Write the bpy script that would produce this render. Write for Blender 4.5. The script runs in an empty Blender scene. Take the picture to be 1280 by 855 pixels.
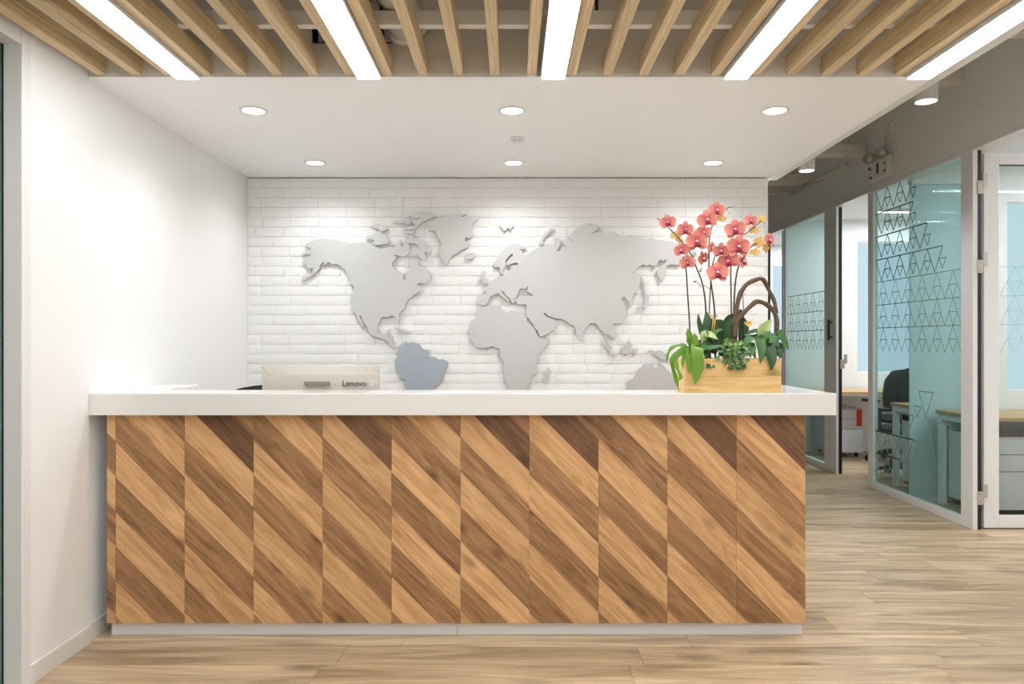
import bpy, bmesh, math, random
from mathutils import Vector, Matrix

random.seed(7)
S = bpy.context.scene
COL = S.collection
PI = math.pi

# ------------------------------------------------------------------ camera, world, exposure
CAM_Z, FPX = 1.28, 930.0
cam = bpy.data.objects.new('camera', bpy.data.cameras.new('camera'))
COL.objects.link(cam)
cam.location = (0, 0, CAM_Z)
cam.rotation_euler = (PI / 2, 0, 0)
cam.data.sensor_width = 36
cam.data.lens = FPX / 1280 * 36
cam.data.clip_start = 0.05
S.camera = cam
wd = bpy.data.worlds.new('world'); S.world = wd
wd.use_nodes = True
wd.node_tree.nodes['Background'].inputs[0].default_value = (1.0, 1.0, 1.0, 1)
wd.node_tree.nodes['Background'].inputs[1].default_value = 0.1
S.view_settings.view_transform = 'Standard'
S.view_settings.look = 'None'
S.view_settings.gamma = 1
S.view_settings.use_curve_mapping = False
S.view_settings.exposure = 0.70
STRIP_E, DOWN_W, ROOM_W = 10.5, 15.0, 44.0


def at(px, py, d):
    """a point of the place read off the photograph, at its own distance d"""
    return Vector(((px - 640.5) * d / FPX, d, CAM_Z + (427.5 - py) * d / FPX))


# ------------------------------------------------------------------ materials
def lin(c):
    return tuple(((v / 255) / 12.92 if v / 255 <= 0.04045 else ((v / 255 + 0.055) / 1.055) ** 2.4) for v in c) + (1,)


def pbsdf(name, col, rough=0.5, metal=0.0, bump=None, spec=0.5, coat=0):
    m = bpy.data.materials.new(name); m.use_nodes = True
    nt = m.node_tree; b = nt.nodes['Principled BSDF']
    b.inputs['Base Color'].default_value = col if len(col) == 4 else tuple(col) + (1,)
    b.inputs['Roughness'].default_value = rough
    b.inputs['Metallic'].default_value = metal
    b.inputs['Specular IOR Level'].default_value = spec
    if coat: b.inputs['Coat Weight'].default_value = coat
    if bump:
        sc, st, dist = bump
        tc = nt.nodes.new('ShaderNodeTexCoord'); n = nt.nodes.new('ShaderNodeTexNoise')
        n.inputs['Scale'].default_value = sc; n.inputs['Detail'].default_value = 5
        bp = nt.nodes.new('ShaderNodeBump'); bp.inputs['Strength'].default_value = st
        bp.inputs['Distance'].default_value = dist
        nt.links.new(tc.outputs['Object'], n.inputs['Vector'])
        nt.links.new(n.outputs['Fac'], bp.inputs['Height'])
        nt.links.new(bp.outputs['Normal'], b.inputs['Normal'])
    return m


def wood(name, c_dark, c_light, rot=(0, 0, 0), along=0, scale=1.0, stretch=14, rough=0.45, vary=0.12, knots=True, big=1.5, streak=0.5):
    """procedural plank grain: noise stretched along one object axis, knots, each piece with its own offset"""
    m = bpy.data.materials.new(name); m.use_nodes = True
    nt = m.node_tree; N = nt.nodes; L = nt.links
    b = N['Principled BSDF']; b.inputs['Roughness'].default_value = rough
    tc = N.new('ShaderNodeTexCoord'); oi = N.new('ShaderNodeObjectInfo')
    off = N.new('ShaderNodeVectorMath'); off.operation = 'MULTIPLY_ADD'
    cmb = N.new('ShaderNodeCombineXYZ')
    for i in range(3): L.new(oi.outputs['Random'], cmb.inputs[i])
    L.new(cmb.outputs[0], off.inputs[0]); off.inputs[1].default_value = (37, 23, 51)
    mp0 = N.new('ShaderNodeMapping'); mp0.inputs['Rotation'].default_value = rot
    L.new(tc.outputs['Object'], mp0.inputs['Vector'])
    L.new(mp0.outputs[0], off.inputs[2])
    sv = [stretch * scale] * 3; sv[along] = scale
    mp = N.new('ShaderNodeMapping'); mp.inputs['Scale'].default_value = sv
    L.new(off.outputs[0], mp.inputs['Vector'])
    n1 = N.new('ShaderNodeTexNoise'); n1.inputs['Scale'].default_value = 1.6; n1.inputs['Detail'].default_value = 7
    n1.inputs['Roughness'].default_value = 0.62; n1.inputs['Distortion'].default_value = big
    L.new(mp.outputs[0], n1.inputs['Vector'])
    sv2 = [stretch * 6 * scale] * 3; sv2[along] = scale * 3
    mp2 = N.new('ShaderNodeMapping'); mp2.inputs['Scale'].default_value = sv2
    L.new(off.outputs[0], mp2.inputs['Vector'])
    n2 = N.new('ShaderNodeTexNoise'); n2.inputs['Scale'].default_value = 1.5; n2.inputs['Detail'].default_value = 3
    L.new(mp2.outputs[0], n2.inputs['Vector'])
    add = N.new('ShaderNodeMath'); add.operation = 'MULTIPLY_ADD'; add.inputs[1].default_value = streak * 0.5
    L.new(n2.outputs['Fac'], add.inputs[0]); L.new(n1.outputs['Fac'], add.inputs[2])
    rmp = N.new('ShaderNodeValToRGB')
    rmp.color_ramp.elements[0].position = 0.42; rmp.color_ramp.elements[0].color = c_dark
    rmp.color_ramp.elements[1].position = 0.78; rmp.color_ramp.elements[1].color = c_light
    L.new(add.outputs[0], rmp.inputs[0])
    last = rmp.outputs[0]
    if knots:
        sv3 = [4.6 * scale] * 3; sv3[along] = 2.2 * scale
        mp3 = N.new('ShaderNodeMapping'); mp3.inputs['Scale'].default_value = sv3
        L.new(off.outputs[0], mp3.inputs['Vector'])
        vo = N.new('ShaderNodeTexVoronoi'); vo.inputs['Scale'].default_value = 1.0
        L.new(mp3.outputs[0], vo.inputs['Vector'])
        kr = N.new('ShaderNodeValToRGB')
        kr.color_ramp.elements[0].position = 0.02; kr.color_ramp.elements[0].color = (1, 1, 1, 1)
        kr.color_ramp.elements[1].position = 0.21; kr.color_ramp.elements[1].color = (0, 0, 0, 1)
        L.new(vo.outputs['Distance'], kr.inputs[0])
        mk = N.new('ShaderNodeMix'); mk.data_type = 'RGBA'
        mul = N.new('ShaderNodeMath'); mul.operation = 'MULTIPLY'; mul.inputs[1].default_value = 0.75
        L.new(kr.outputs[0], mul.inputs[0]); L.new(mul.outputs[0], mk.inputs['Factor'])
        L.new(last, mk.inputs['A']); mk.inputs['B'].default_value = tuple(v * 0.34 for v in c_dark[:3]) + (1,)
        last = mk.outputs['Result']
    hs = N.new('ShaderNodeHueSaturation')
    vr = N.new('ShaderNodeMapRange'); vr.inputs['To Min'].default_value = 1 - vary; vr.inputs['To Max'].default_value = 1 + vary
    L.new(oi.outputs['Random'], vr.inputs[0]); L.new(vr.outputs[0], hs.inputs['Value'])
    L.new(last, hs.inputs['Color']); L.new(hs.outputs[0], b.inputs['Base Color'])
    bp = N.new('ShaderNodeBump'); bp.inputs['Strength'].default_value = 0.12; bp.inputs['Distance'].default_value = 0.002
    L.new(n2.outputs['Fac'], bp.inputs['Height']); L.new(bp.outputs['Normal'], b.inputs['Normal'])
    return m


def glass(name, tint, refl=0.10, haze=0.0, haze_col=(0.7, 0.85, 0.85, 1)):
    """tinted architectural pane: see-through, fresnel gloss, optional frosting"""
    m = bpy.data.materials.new(name); m.use_nodes = True
    nt = m.node_tree; N = nt.nodes; L = nt.links
    N.remove(N['Principled BSDF']); out = N['Material Output']
    tr = N.new('ShaderNodeBsdfTransparent'); tr.inputs[0].default_value = tint
    cur = tr.outputs[0]
    if haze:
        df = N.new('ShaderNodeBsdfDiffuse'); df.inputs[0].default_value = haze_col
        tl = N.new('ShaderNodeBsdfTranslucent'); tl.inputs[0].default_value = haze_col
        ad = N.new('ShaderNodeMixShader'); ad.inputs[0].default_value = 0.5
        L.new(df.outputs[0], ad.inputs[1]); L.new(tl.outputs[0], ad.inputs[2])
        mx = N.new('ShaderNodeMixShader'); mx.inputs[0].default_value = haze
        L.new(cur, mx.inputs[1]); L.new(ad.outputs[0], mx.inputs[2]); cur = mx.outputs[0]
    gl = N.new('ShaderNodeBsdfGlossy'); gl.inputs['Roughness'].default_value = 0.02
    fr = N.new('ShaderNodeFresnel'); fr.inputs[0].default_value = 1.45
    mu = N.new('ShaderNodeMath'); mu.operation = 'MULTIPLY'; mu.inputs[1].default_value = refl * 6
    mu.use_clamp = True
    L.new(fr.outputs[0], mu.inputs[0])
    mx2 = N.new('ShaderNodeMixShader'); L.new(mu.outputs[0], mx2.inputs[0])
    L.new(cur, mx2.inputs[1]); L.new(gl.outputs[0], mx2.inputs[2])
    L.new(mx2.outputs[0], out.inputs['Surface'])
    return m


def emis(name, col, e):
    m = bpy.data.materials.new(name); m.use_nodes = True
    nt = m.node_tree; nt.nodes.remove(nt.nodes['Principled BSDF'])
    em = nt.nodes.new('ShaderNodeEmission'); em.inputs[0].default_value = col; em.inputs[1].default_value = e
    nt.links.new(em.outputs[0], nt.nodes['Material Output'].inputs['Surface'])
    return m


def petal_mat(name, c_in, c_mid, c_out):
    """orchid pigment: purple throat, coral blade, apricot rim (x runs along the petal)"""
    m = bpy.data.materials.new(name); m.use_nodes = True
    nt = m.node_tree; N = nt.nodes; L = nt.links; b = N['Principled BSDF']
    b.inputs['Roughness'].default_value = 0.55
    b.inputs['Subsurface Weight'].default_value = 0.0
    tc = N.new('ShaderNodeTexCoord'); sx = N.new('ShaderNodeSeparateXYZ')
    L.new(tc.outputs['Generated'], sx.inputs[0])
    r = N.new('ShaderNodeValToRGB'); e = r.color_ramp.elements
    e[0].position = 0.0; e[0].color = c_in
    e[1].position = 1.0; e[1].color = c_out
    k = e.new(0.35); k.color = c_mid
    k = e.new(0.8); k.color = tuple(0.7 * a + 0.3 * o for a, o in zip(c_mid, c_out))
    L.new(sx.outputs[0], r.inputs[0]); L.new(r.outputs[0], b.inputs['Base Color'])
    return m


M = {}
M['wall'] = pbsdf('white_wall_paint', (0.86, 0.86, 0.855), 0.55, bump=(60, 0.05, 0.002))
M['soffit'] = pbsdf('white_soffit_paint', (0.94, 0.94, 0.94), 0.6)
M['base'] = pbsdf('offwhite_skirting', (0.74, 0.73, 0.70), 0.4)
M['brick'] = pbsdf('white_painted_brick', (0.89, 0.89, 0.885), 0.5, bump=(38, 0.35, 0.006))
M['mortar'] = pbsdf('white_painted_mortar', (0.84, 0.84, 0.835), 0.7, bump=(90, 0.4, 0.004))
M['counter'] = pbsdf('white_solid_surface', (0.80, 0.78, 0.755), 0.16, coat=0.3)
M['plinth'] = pbsdf('white_plinth', (0.80, 0.80, 0.80), 0.35)
M['carcass'] = pbsdf('desk_carcass', (0.5, 0.42, 0.33), 0.6)
M['oak_light'] = wood('light_oak', lin((184, 135, 87)), lin((226, 182, 131)), rot=(0, -PI / 4, 0), along=0, scale=1.6, stretch=9, vary=0.08)
M['oak_dark'] = wood('brown_oak', lin((120, 84, 52)), lin((182, 138, 96)), rot=(0, -PI / 4, 0), along=0, scale=1.6, stretch=9, vary=0.10)
M['oak_deep'] = wood('deep_brown_oak', lin((88, 58, 37)), lin((136, 98, 67)), rot=(0, -PI / 4, 0), along=0, scale=1.6, stretch=9, vary=0.08)
M['floor'] = wood('grey_oak_vinyl', lin((150, 127, 99)), lin((216, 191, 157)), along=0, scale=0.8, stretch=9, rough=0.36, vary=0.09, big=1.0, streak=0.35)
M['slat'] = wood('pale_slat_wood', lin((190, 160, 114)), lin((232, 210, 170)), along=1, scale=1.0, stretch=40, rough=0.5, vary=0.05, knots=False)
M['pine'] = wood('clear_pine', lin((212, 166, 98)), lin((244, 210, 148)), along=0, scale=1.6, stretch=11, rough=0.5, vary=0.06)
M['desk_wood'] = wood('office_desk_veneer', lin((176, 140, 92)), lin((214, 180, 130)), along=0, scale=1.5, stretch=16, vary=0.04, knots=False)
M['fascia'] = pbsdf('warm_offwhite_void', (0.73, 0.70, 0.655), 0.8)  # one even warm off white, duller than the white walls
M['grey_wall'] = pbsdf('warm_grey_bulkhead_paint', (0.82, 0.81, 0.79), 0.7, bump=(120, 0.08, 0.002))
M['beam'] = pbsdf('offwhite_beam_paint', (0.74, 0.72, 0.67), 0.7)
M['frame'] = pbsdf('white_aluminium_frame', (0.78, 0.78, 0.775), 0.35)
M['gasket'] = pbsdf('black_gasket', (0.012, 0.012, 0.015), 0.4)
M['black'] = pbsdf('black_plastic', (0.02, 0.02, 0.022), 0.45)
M['mesh'] = pbsdf('black_mesh_fabric', (0.025, 0.027, 0.03), 0.7)
M['silver'] = pbsdf('brushed_silver_plate', (0.60, 0.60, 0.60), 0.45, metal=0.45)
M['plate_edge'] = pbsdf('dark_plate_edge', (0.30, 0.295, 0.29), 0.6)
M['blue_silver'] = pbsdf('brushed_blue_silver_plate', (0.42, 0.475, 0.54), 0.45, metal=0.45)
M['alu'] = pbsdf('anodised_aluminium', (0.7, 0.7, 0.68), 0.35, metal=0.7)
M['monitor'] = pbsdf('champagne_plastic', (0.60, 0.56, 0.485), 0.34)
M['ink'] = pbsdf('dark_grey_ink', (0.06, 0.06, 0.065), 0.4)
M['vent'] = pbsdf('taupe_vent_slots', (0.28, 0.26, 0.22), 0.6)
M['office_white'] = pbsdf('office_white_paint', (0.82, 0.83, 0.84), 0.5)
M['cabinet'] = pbsdf('white_steel_cabinet', (0.70, 0.71, 0.74), 0.4)
M['red'] = pbsdf('red_tag', lin((222, 62, 35)), 0.5)
M['glass'] = glass('green_tinted_glass', (0.82, 0.925, 0.92, 1), 0.04)
M['glass_clear'] = glass('clear_door_glass', (0.92, 0.95, 0.94, 1), 0.06)
M['frost'] = glass('blue_frosted_glass', (0.80, 0.92, 0.94, 1), 0.05, 0.86, (0.80, 0.90, 0.92, 1))
M['decal'] = pbsdf('grey_green_film', (0.25, 0.34, 0.33), 0.6)
M['hinge'] = pbsdf('beige_hinge', (0.50, 0.46, 0.40), 0.4, metal=0.3)
M['window'] = emis('frosted_daylight_window', (0.60, 0.77, 0.87, 1), 0.62)
M['led'] = emis('led_diffuser', (0.96, 0.985, 1.0, 1), STRIP_E)
M['led_room'] = emis('office_led', (0.97, 1.0, 1.0, 1), 6.0)
M['lens'] = emis('downlight_lens', (1.0, 0.99, 0.97, 1), 9.0)
M['led_body'] = pbsdf('white_led_channel', (0.75, 0.74, 0.73), 0.4)
M['duct'] = pbsdf('white_duct_wrap', (0.85, 0.83, 0.79), 0.6)
M['soil'] = pbsdf('dark_moss_soil', (0.045, 0.03, 0.018), 0.9, bump=(80, 1, 0.01))
M['bark'] = pbsdf('brown_driftwood', (0.135, 0.082, 0.05), 0.75, bump=(70, 0.9, 0.006))
M['stem'] = pbsdf('dark_orchid_stem', (0.05, 0.045, 0.028), 0.5)
M['gstem'] = pbsdf('green_stem', (0.10, 0.16, 0.04), 0.5)
M['bud'] = pbsdf('yellow_green_bud', (0.52, 0.47, 0.08), 0.5)
M['yel'] = pbsdf('yellow_petal', (0.85, 0.60, 0.02), 0.5)
M['petal'] = petal_mat('coral_orchid_petal', lin((170, 62, 100)), lin((216, 114, 108)), lin((240, 190, 158)))
M['petal_back'] = petal_mat('apricot_petal_back', lin((190, 170, 70)), lin((222, 188, 100)), lin((232, 168, 128)))
M['lip'] = pbsdf('crimson_orchid_lip', lin((150, 28, 62)), 0.45)
M['column'] = pbsdf('white_orchid_column', (0.86, 0.74, 0.80), 0.4)
M['leaf_dark'] = pbsdf('dark_green_leaf', (0.035, 0.095, 0.028), 0.35)
M['leaf_mid'] = pbsdf('mid_green_leaf', (0.06, 0.17, 0.045), 0.4)
M['leaf_fern'] = pbsdf('bright_fern_leaf', (0.14, 0.30, 0.025), 0.4)
M['leaf_pale'] = pbsdf('pale_lime_leaf', (0.42, 0.58, 0.22), 0.45)
M['leaf_lime'] = pbsdf('lime_ivy_leaf', (0.20, 0.36, 0.09), 0.45)
M['leaf_ivy'] = pbsdf('ivy_leaf', (0.10, 0.24, 0.06), 0.45)


# ------------------------------------------------------------------ mesh helpers
class MB:
    def __init__(s): s.v = []; s.f = []

    def quadgrid(s, rows, close=False):
        n0 = len(s.v); w = len(rows[0])
        for r in rows: s.v += [tuple(p) for p in r]
        for i in range(len(rows) - 1):
            for j in range(w if close else w - 1):
                a = n0 + i * w + j; b = n0 + i * w + (j + 1) % w
                s.f.append((a, b, b + w, a + w))
        return s

    def box(s, a, b):
        n = len(s.v); (x0, y0, z0), (x1, y1, z1) = a, b
        s.v += [(x0, y0, z0), (x1, y0, z0), (x1, y1, z0), (x0, y1, z0), (x0, y0, z1), (x1, y0, z1), (x1, y1, z1), (x0, y1, z1)]
        s.f += [tuple(n + k for k in q) for q in ((3, 2, 1, 0), (4, 5, 6, 7), (0, 1, 5, 4), (1, 2, 6, 5), (2, 3, 7, 6), (3, 0, 4, 7))]
        return s

    def tube(s, pts, rad, n=10, cap=True):
        pts = [Vector(p) for p in pts]
        if not isinstance(rad, (list, tuple)): rad = [rad] * len(pts)
        rows = []; ref = None
        for i, p in enumerate(pts):
            t = (pts[min(i + 1, len(pts) - 1)] - pts[max(i - 1, 0)]).normalized()
            if ref is None or abs(ref.dot(t)) > 0.98: ref = Vector((0, 1, 0)) if abs(t.y) < 0.9 else Vector((1, 0, 0))
            u = (ref - t * ref.dot(t)).normalized(); w = t.cross(u); ref = u
            rows.append([p + (u * math.cos(2 * PI * k / n) + w * math.sin(2 * PI * k / n)) * rad[i] for k in range(n)])
        base = len(s.v); s.quadgrid(rows, True)
        if cap:
            s.f.append(tuple(base + k for k in range(n - 1, -1, -1)))
            e = base + (len(rows) - 1) * n; s.f.append(tuple(e + k for k in range(n)))
        return s

    def lathe(s, c, prof, n=24):
        c = Vector(c)
        rows = [[(c.x + r * math.cos(2 * PI * k / n), c.y + r * math.sin(2 * PI * k / n), c.z + z) for k in range(n)] for r, z in prof]
        base = len(s.v); s.quadgrid(rows, True)
        s.f.append(tuple(base + k for k in range(n - 1, -1, -1)))
        e = base + (len(rows) - 1) * n; s.f.append(tuple(e + k for k in range(n)))
        return s

    def prism(s, poly, y0, y1):
        """polygon in (x, z), extruded along y"""
        n = len(s.v); k = len(poly)
        s.v += [(x, y0, z) for x, z in poly] + [(x, y1, z) for x, z in poly]
        s.f += [tuple(range(n, n + k)), tuple(range(n + 2 * k - 1, n + k - 1, -1))]
        s.f += [(n + i, n + k + i, n + k + (i + 1) % k, n + (i + 1) % k) for i in range(k)]
        return s

    def mesh(s, name):
        me = bpy.data.meshes.new(name)
        me.from_pydata([tuple(p) for p in s.v], [], s.f)
        bm = bmesh.new(); bm.from_mesh(me); bmesh.ops.recalc_face_normals(bm, faces=bm.faces[:]); bm.to_mesh(me); bm.free()
        return me

    def build(s, name, mat, parent=None, smooth=False, bevel=0, origin=None):
        me = s.mesh(name)
        if origin is not None: me.transform(Matrix.Translation(-Vector(origin)))
        return link(name, me, mat, parent, smooth, bevel, origin)


def link(name, me, mat, parent=None, smooth=False, bevel=0, origin=None):
    if not me.materials: me.materials.append(M[mat] if isinstance(mat, str) else mat)
    if smooth:
        for p in me.polygons: p.use_smooth = True
    o = bpy.data.objects.new(name, me); COL.objects.link(o)
    if origin is not None: o.location = origin
    if parent is not None: adopt(o, parent)
    if bevel:
        md = o.modifiers.new('bevel', 'BEVEL'); md.width = bevel; md.segments = 2; md.limit_method = 'ANGLE'
    return o


def adopt(o, parent):
    """parent keeping the world place (parents here carry only a translation)"""
    loc = o.location.copy(); o.parent = parent
    wl = Vector((0, 0, 0)); q = parent
    while q is not None: wl += q.location; q = q.parent
    o.location = loc - wl


def tag(o, label, cat=None, group=None, kind=None):
    o['label'] = label
    if cat: o['category'] = cat
    if group: o['group'] = group
    if kind: o['kind'] = kind
    return o


def thing(name, loc, label, cat, group=None):
    o = bpy.data.objects.new(name, None); o.empty_display_size = 0.1
    COL.objects.link(o); o.location = loc
    return tag(o, label, cat, group)


def struct(o, label, cat):
    return tag(o, label, cat, kind='structure')


def B(a, b): return MB().box(a, b)


# ------------------------------------------------------------------ the setting
XW, YF, YB, ZS = -1.80, 3.165, 5.10, 2.408       # near wall face, desk front plane, brick wall, soffit
XA = -1.815                                       # alcove wall face
XG = 3.165                                        # glass front of the offices
ZC = 3.30                                         # slab above

# floor: slab + planks
floor = struct(B((-4, -2.5, -0.12), (7.5, 13, -0.004)).build('floor', 'floor'), 'grey brown oak plank floor running under the desk and along the corridor', 'floor')
cand = []
row = 0; y = 1.9
rnd = random.Random(3)
while y < 10.0:
    x = -1.9 - rnd.uniform(0, 1.2)
    while x < 4.4:
        xa, xb = max(x, -1.9 if y > 2.7 else -2.2), min(x + 1.22, 4.4)
        if xb - xa > 0.05:
            yc = y + 0.09; dep = max(yc, 0.5)
            vis = (xb - xa) * 0.175 / dep ** 3
            lim = 0.72 * dep + 0.3
            hidden = (YF + 0.15 < yc < YB + 0.3 and xb < 1.25) or (yc > YB and xb < 0.36 * yc - 0.2) or xa > lim or (yc > 3.2 and xb < 1.2)
            cand.append((0 if hidden else vis, xa, xb, y))
        x += 1.22
    y += 0.175; row += 1
cand.sort(key=lambda c: -c[0])
rest = MB()
for i, (vis, xa, xb, y) in enumerate(cand):
    a, b = (xa + 0.0008, y + 0.0008, -0.004), (xb - 0.0008, y + 0.1742, rnd.uniform(-0.0004, 0.0004))
    if i < 230 and vis > 0:
        B(a, b).build('plank', 'floor', floor, origin=((xa + xb) / 2, y + 0.09, 0))
    else:
        rest.box(a, b)
o = rest.build('remaining_planks', 'floor', floor); o['kind'] = 'stuff'

# left wall: near proud section, alcove section, skirting
struct(B((XW - 0.2, 2.78, 0), (XW, YF, ZC)).build('wall_left', 'wall'), 'smooth white side wall panel beside the glazed doorway', 'wall')
struct(B((XA - 0.2, YF, 0), (XA, YB + 0.2, ZS + 0.1)).build('wall_alcove', 'wall'), 'smooth white wall of the alcove behind the desk', 'wall')
struct(B((XW, 2.775, 0), (XW + 0.010, YF + 0.003, 0.075)).build('baseboard_left', 'base', bevel=0.002), 'off white skirting along the near wall panel', 'baseboard')
struct(B((XA, YF, 0), (XA + 0.010, YB, 0.075)).build('baseboard_alcove', 'base', bevel=0.002), 'off white skirting inside the alcove by the desk end', 'baseboard')
# glazed doorway in the left wall
door = bpy.data.objects.new('door_1', None); COL.objects.link(door); door.location = (XW, 2.0, 0)
struct(door, 'white framed glazed doorway in the side wall', 'door')
B((XW - 0.065, 2.727, 0), (XW + 0.004, 2.78, ZC)).build('door_jamb', 'frame', door, bevel=0.003)
B((XW - 0.065, 0.6, 2.372), (XW + 0.002, 2.727, ZC)).build('door_header', 'frame', door, bevel=0.003)
B((XW - 0.085, 0.6, 0), (XW - 0.073, 2.79, 2.40)).build('glass_pane', 'glass', door)
B((XW - 0.0675, 2.722, 0), (XW - 0.0655, 2.735, 2.38)).build('seal', 'gasket', door)
struct(B((-4, 0.4, 0), (-3.95, 3.4, ZC)).build('wall_side_room', 'office_white'), 'pale wall of the room behind the glazed doorway', 'wall')

struct(B((XW - 0.1, -2.5, 0), (XW, 0.6, ZC)).build('wall_left_near', 'wall'), 'white side wall of the lobby before the glazed doorway', 'wall')
struct(B((-4.1, -2.6, 0), (7.5, -2.5, ZC)).build('wall_lobby_end', 'wall'), 'white end wall of the lobby facing the desk', 'wall')
struct(B((-4.1, -2.5, 0), (-4.0, 5.3, ZC)).build('wall_side_room_outer', 'office_white'), 'outer wall of the side room', 'wall')
struct(B((-2.0, YB + 0.2, 0), (-1.9, 13, ZC)).build('wall_corridor_left', 'office_white'), 'white wall of the corridor behind the brick wall', 'wall')

# soffit above the desk
sof = struct(MB().box((XA - 0.02, YF, ZS), (1.80, YB + 0.15, ZS + 0.10)).build('ceiling', 'soffit'), 'low white plaster soffit over the reception desk', 'ceiling')
HOLES = ((-0.845, -0.800), (-0.556, -0.500)); HZ0, HZ1 = 2.555, 2.66
ups = MB().box((-1.9, YF + 0.002, ZS + 0.1), (1.80, YF + 0.08, HZ0)).box((-1.9, YF + 0.002, HZ1), (1.80, YF + 0.08, ZC))
for xa_, xb_ in ((-1.9, HOLES[0][0]), (HOLES[0][1], HOLES[1][0]), (HOLES[1][1], 1.80)):
    ups.box((xa_, YF + 0.002, HZ0), (xb_, YF + 0.08, HZ1))
struct(ups.build('trim_1', 'fascia'), 'warm off white upstand above the soffit edge', 'trim')
B((-1.9, YF - 0.001, ZS - 0.0), (1.80, YF + 0.002, ZS + 0.10)).build('soffit_face', 'fascia', sof)
struct(B((1.80, 0.2, ZS + 0.012), (1.865, YB + 0.15, ZS + 0.13)).build('trim_2', 'base'), 'pale edge trim between slat ceiling and corridor', 'trim')
struct(B((-4.1, -2.5, ZC), (7.5, 13.1, ZC + 0.1)).build('ceiling_slab', 'fascia'), 'warm off white structural slab above the open ceiling', 'ceiling')

# ------------------------------------------------------------------ brick wall with individual bricks
C = {1: (370, 280, 9.846), 2: (450, 255, 8.0), 3: (430, 340, 8.55), 4: (440, 400, 8.55), 5: (580, 360, 6.579),
     6: (590, 265, 7.129), 7: (720, 270, 8.55), 8: (680, 360, 6.578)}
YM = YB - 0.026          # front of the map plates


def tr(*parts):
    out = []
    for c, pts in parts:
        ox, oy, s = C[c]
        for x, y in pts:
            p = at(ox + x / s, oy + y / s, YM); out.append((p.x, p.z))
    return out


NA = tr((1, [(330, 170), (270, 190), (210, 205), (170, 225), (120, 245), (125, 275), (150, 285), (190, 305), (140, 318), (85, 345), (75, 368), (130, 370), (168, 374), (188, 358), (178, 395), (115, 405), (95, 440), (85, 478), (118, 498), (135, 505), (132, 530), (160, 545), (212, 540), (215, 580), (150, 630), (85, 660), (70, 700), (125, 685), (200, 640), (260, 585), (305, 540), (292, 515), (330, 478), (348, 458), (345, 488), (335, 510), (385, 488), (410, 465), (430, 490), (470, 500), (520, 492), (560, 520), (600, 553), (620, 590), (640, 630), (660, 680), (675, 740)]),
        (3, [(100, 135), (112, 165), (92, 200), (80, 240), (75, 300), (75, 340), (85, 380), (100, 420), (125, 440), (140, 480), (165, 520), (190, 560), (203, 590), (225, 600), (205, 545), (175, 490), (172, 458), (192, 475), (207, 520), (230, 565), (255, 585), (260, 625), (280, 660), (310, 685), (350, 700), (400, 705), (430, 725), (475, 742), (485, 770), (510, 795), (530, 812), (560, 814), (592, 800), (580, 786), (545, 798), (527, 775), (530, 740), (527, 695), (482, 690), (478, 675), (490, 640), (495, 612), (465, 620), (455, 650), (420, 660), (390, 655), (370, 630), (362, 595), (370, 560), (385, 520), (405, 490), (440, 480), (470, 487), (500, 467), (530, 470), (552, 480), (555, 510), (575, 540), (596, 545), (598, 500), (592, 450), (610, 430), (640, 405), (660, 385), (662, 358), (650, 338), (672, 330), (690, 290), (730, 275), (745, 245), (780, 225), (810, 205), (830, 222), (852, 205), (835, 190), (828, 165), (812, 152), (783, 142), (800, 125), (840, 118), (880, 120), (920, 95), (935, 60), (925, 30)]),
        (2, [(700, 700), (670, 660), (655, 630), (600, 625), (590, 590), (570, 560), (530, 540), (508, 560), (505, 610), (500, 660), (470, 700), (464, 750), (448, 764), (434, 745), (438, 700), (390, 672), (340, 642), (322, 610), (335, 570), (373, 526), (340, 512), (400, 517), (440, 532), (470, 512), (492, 498), (500, 460), (495, 410), (470, 388), (442, 402), (432, 430), (412, 412), (402, 360), (390, 385), (362, 402), (345, 440), (300, 428), (205, 446), (130, 424), (90, 402), (0, 384)]),
        (1, [(720, 222), (690, 236), (640, 235), (560, 210), (500, 192), (430, 187), (370, 183)]))
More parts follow.
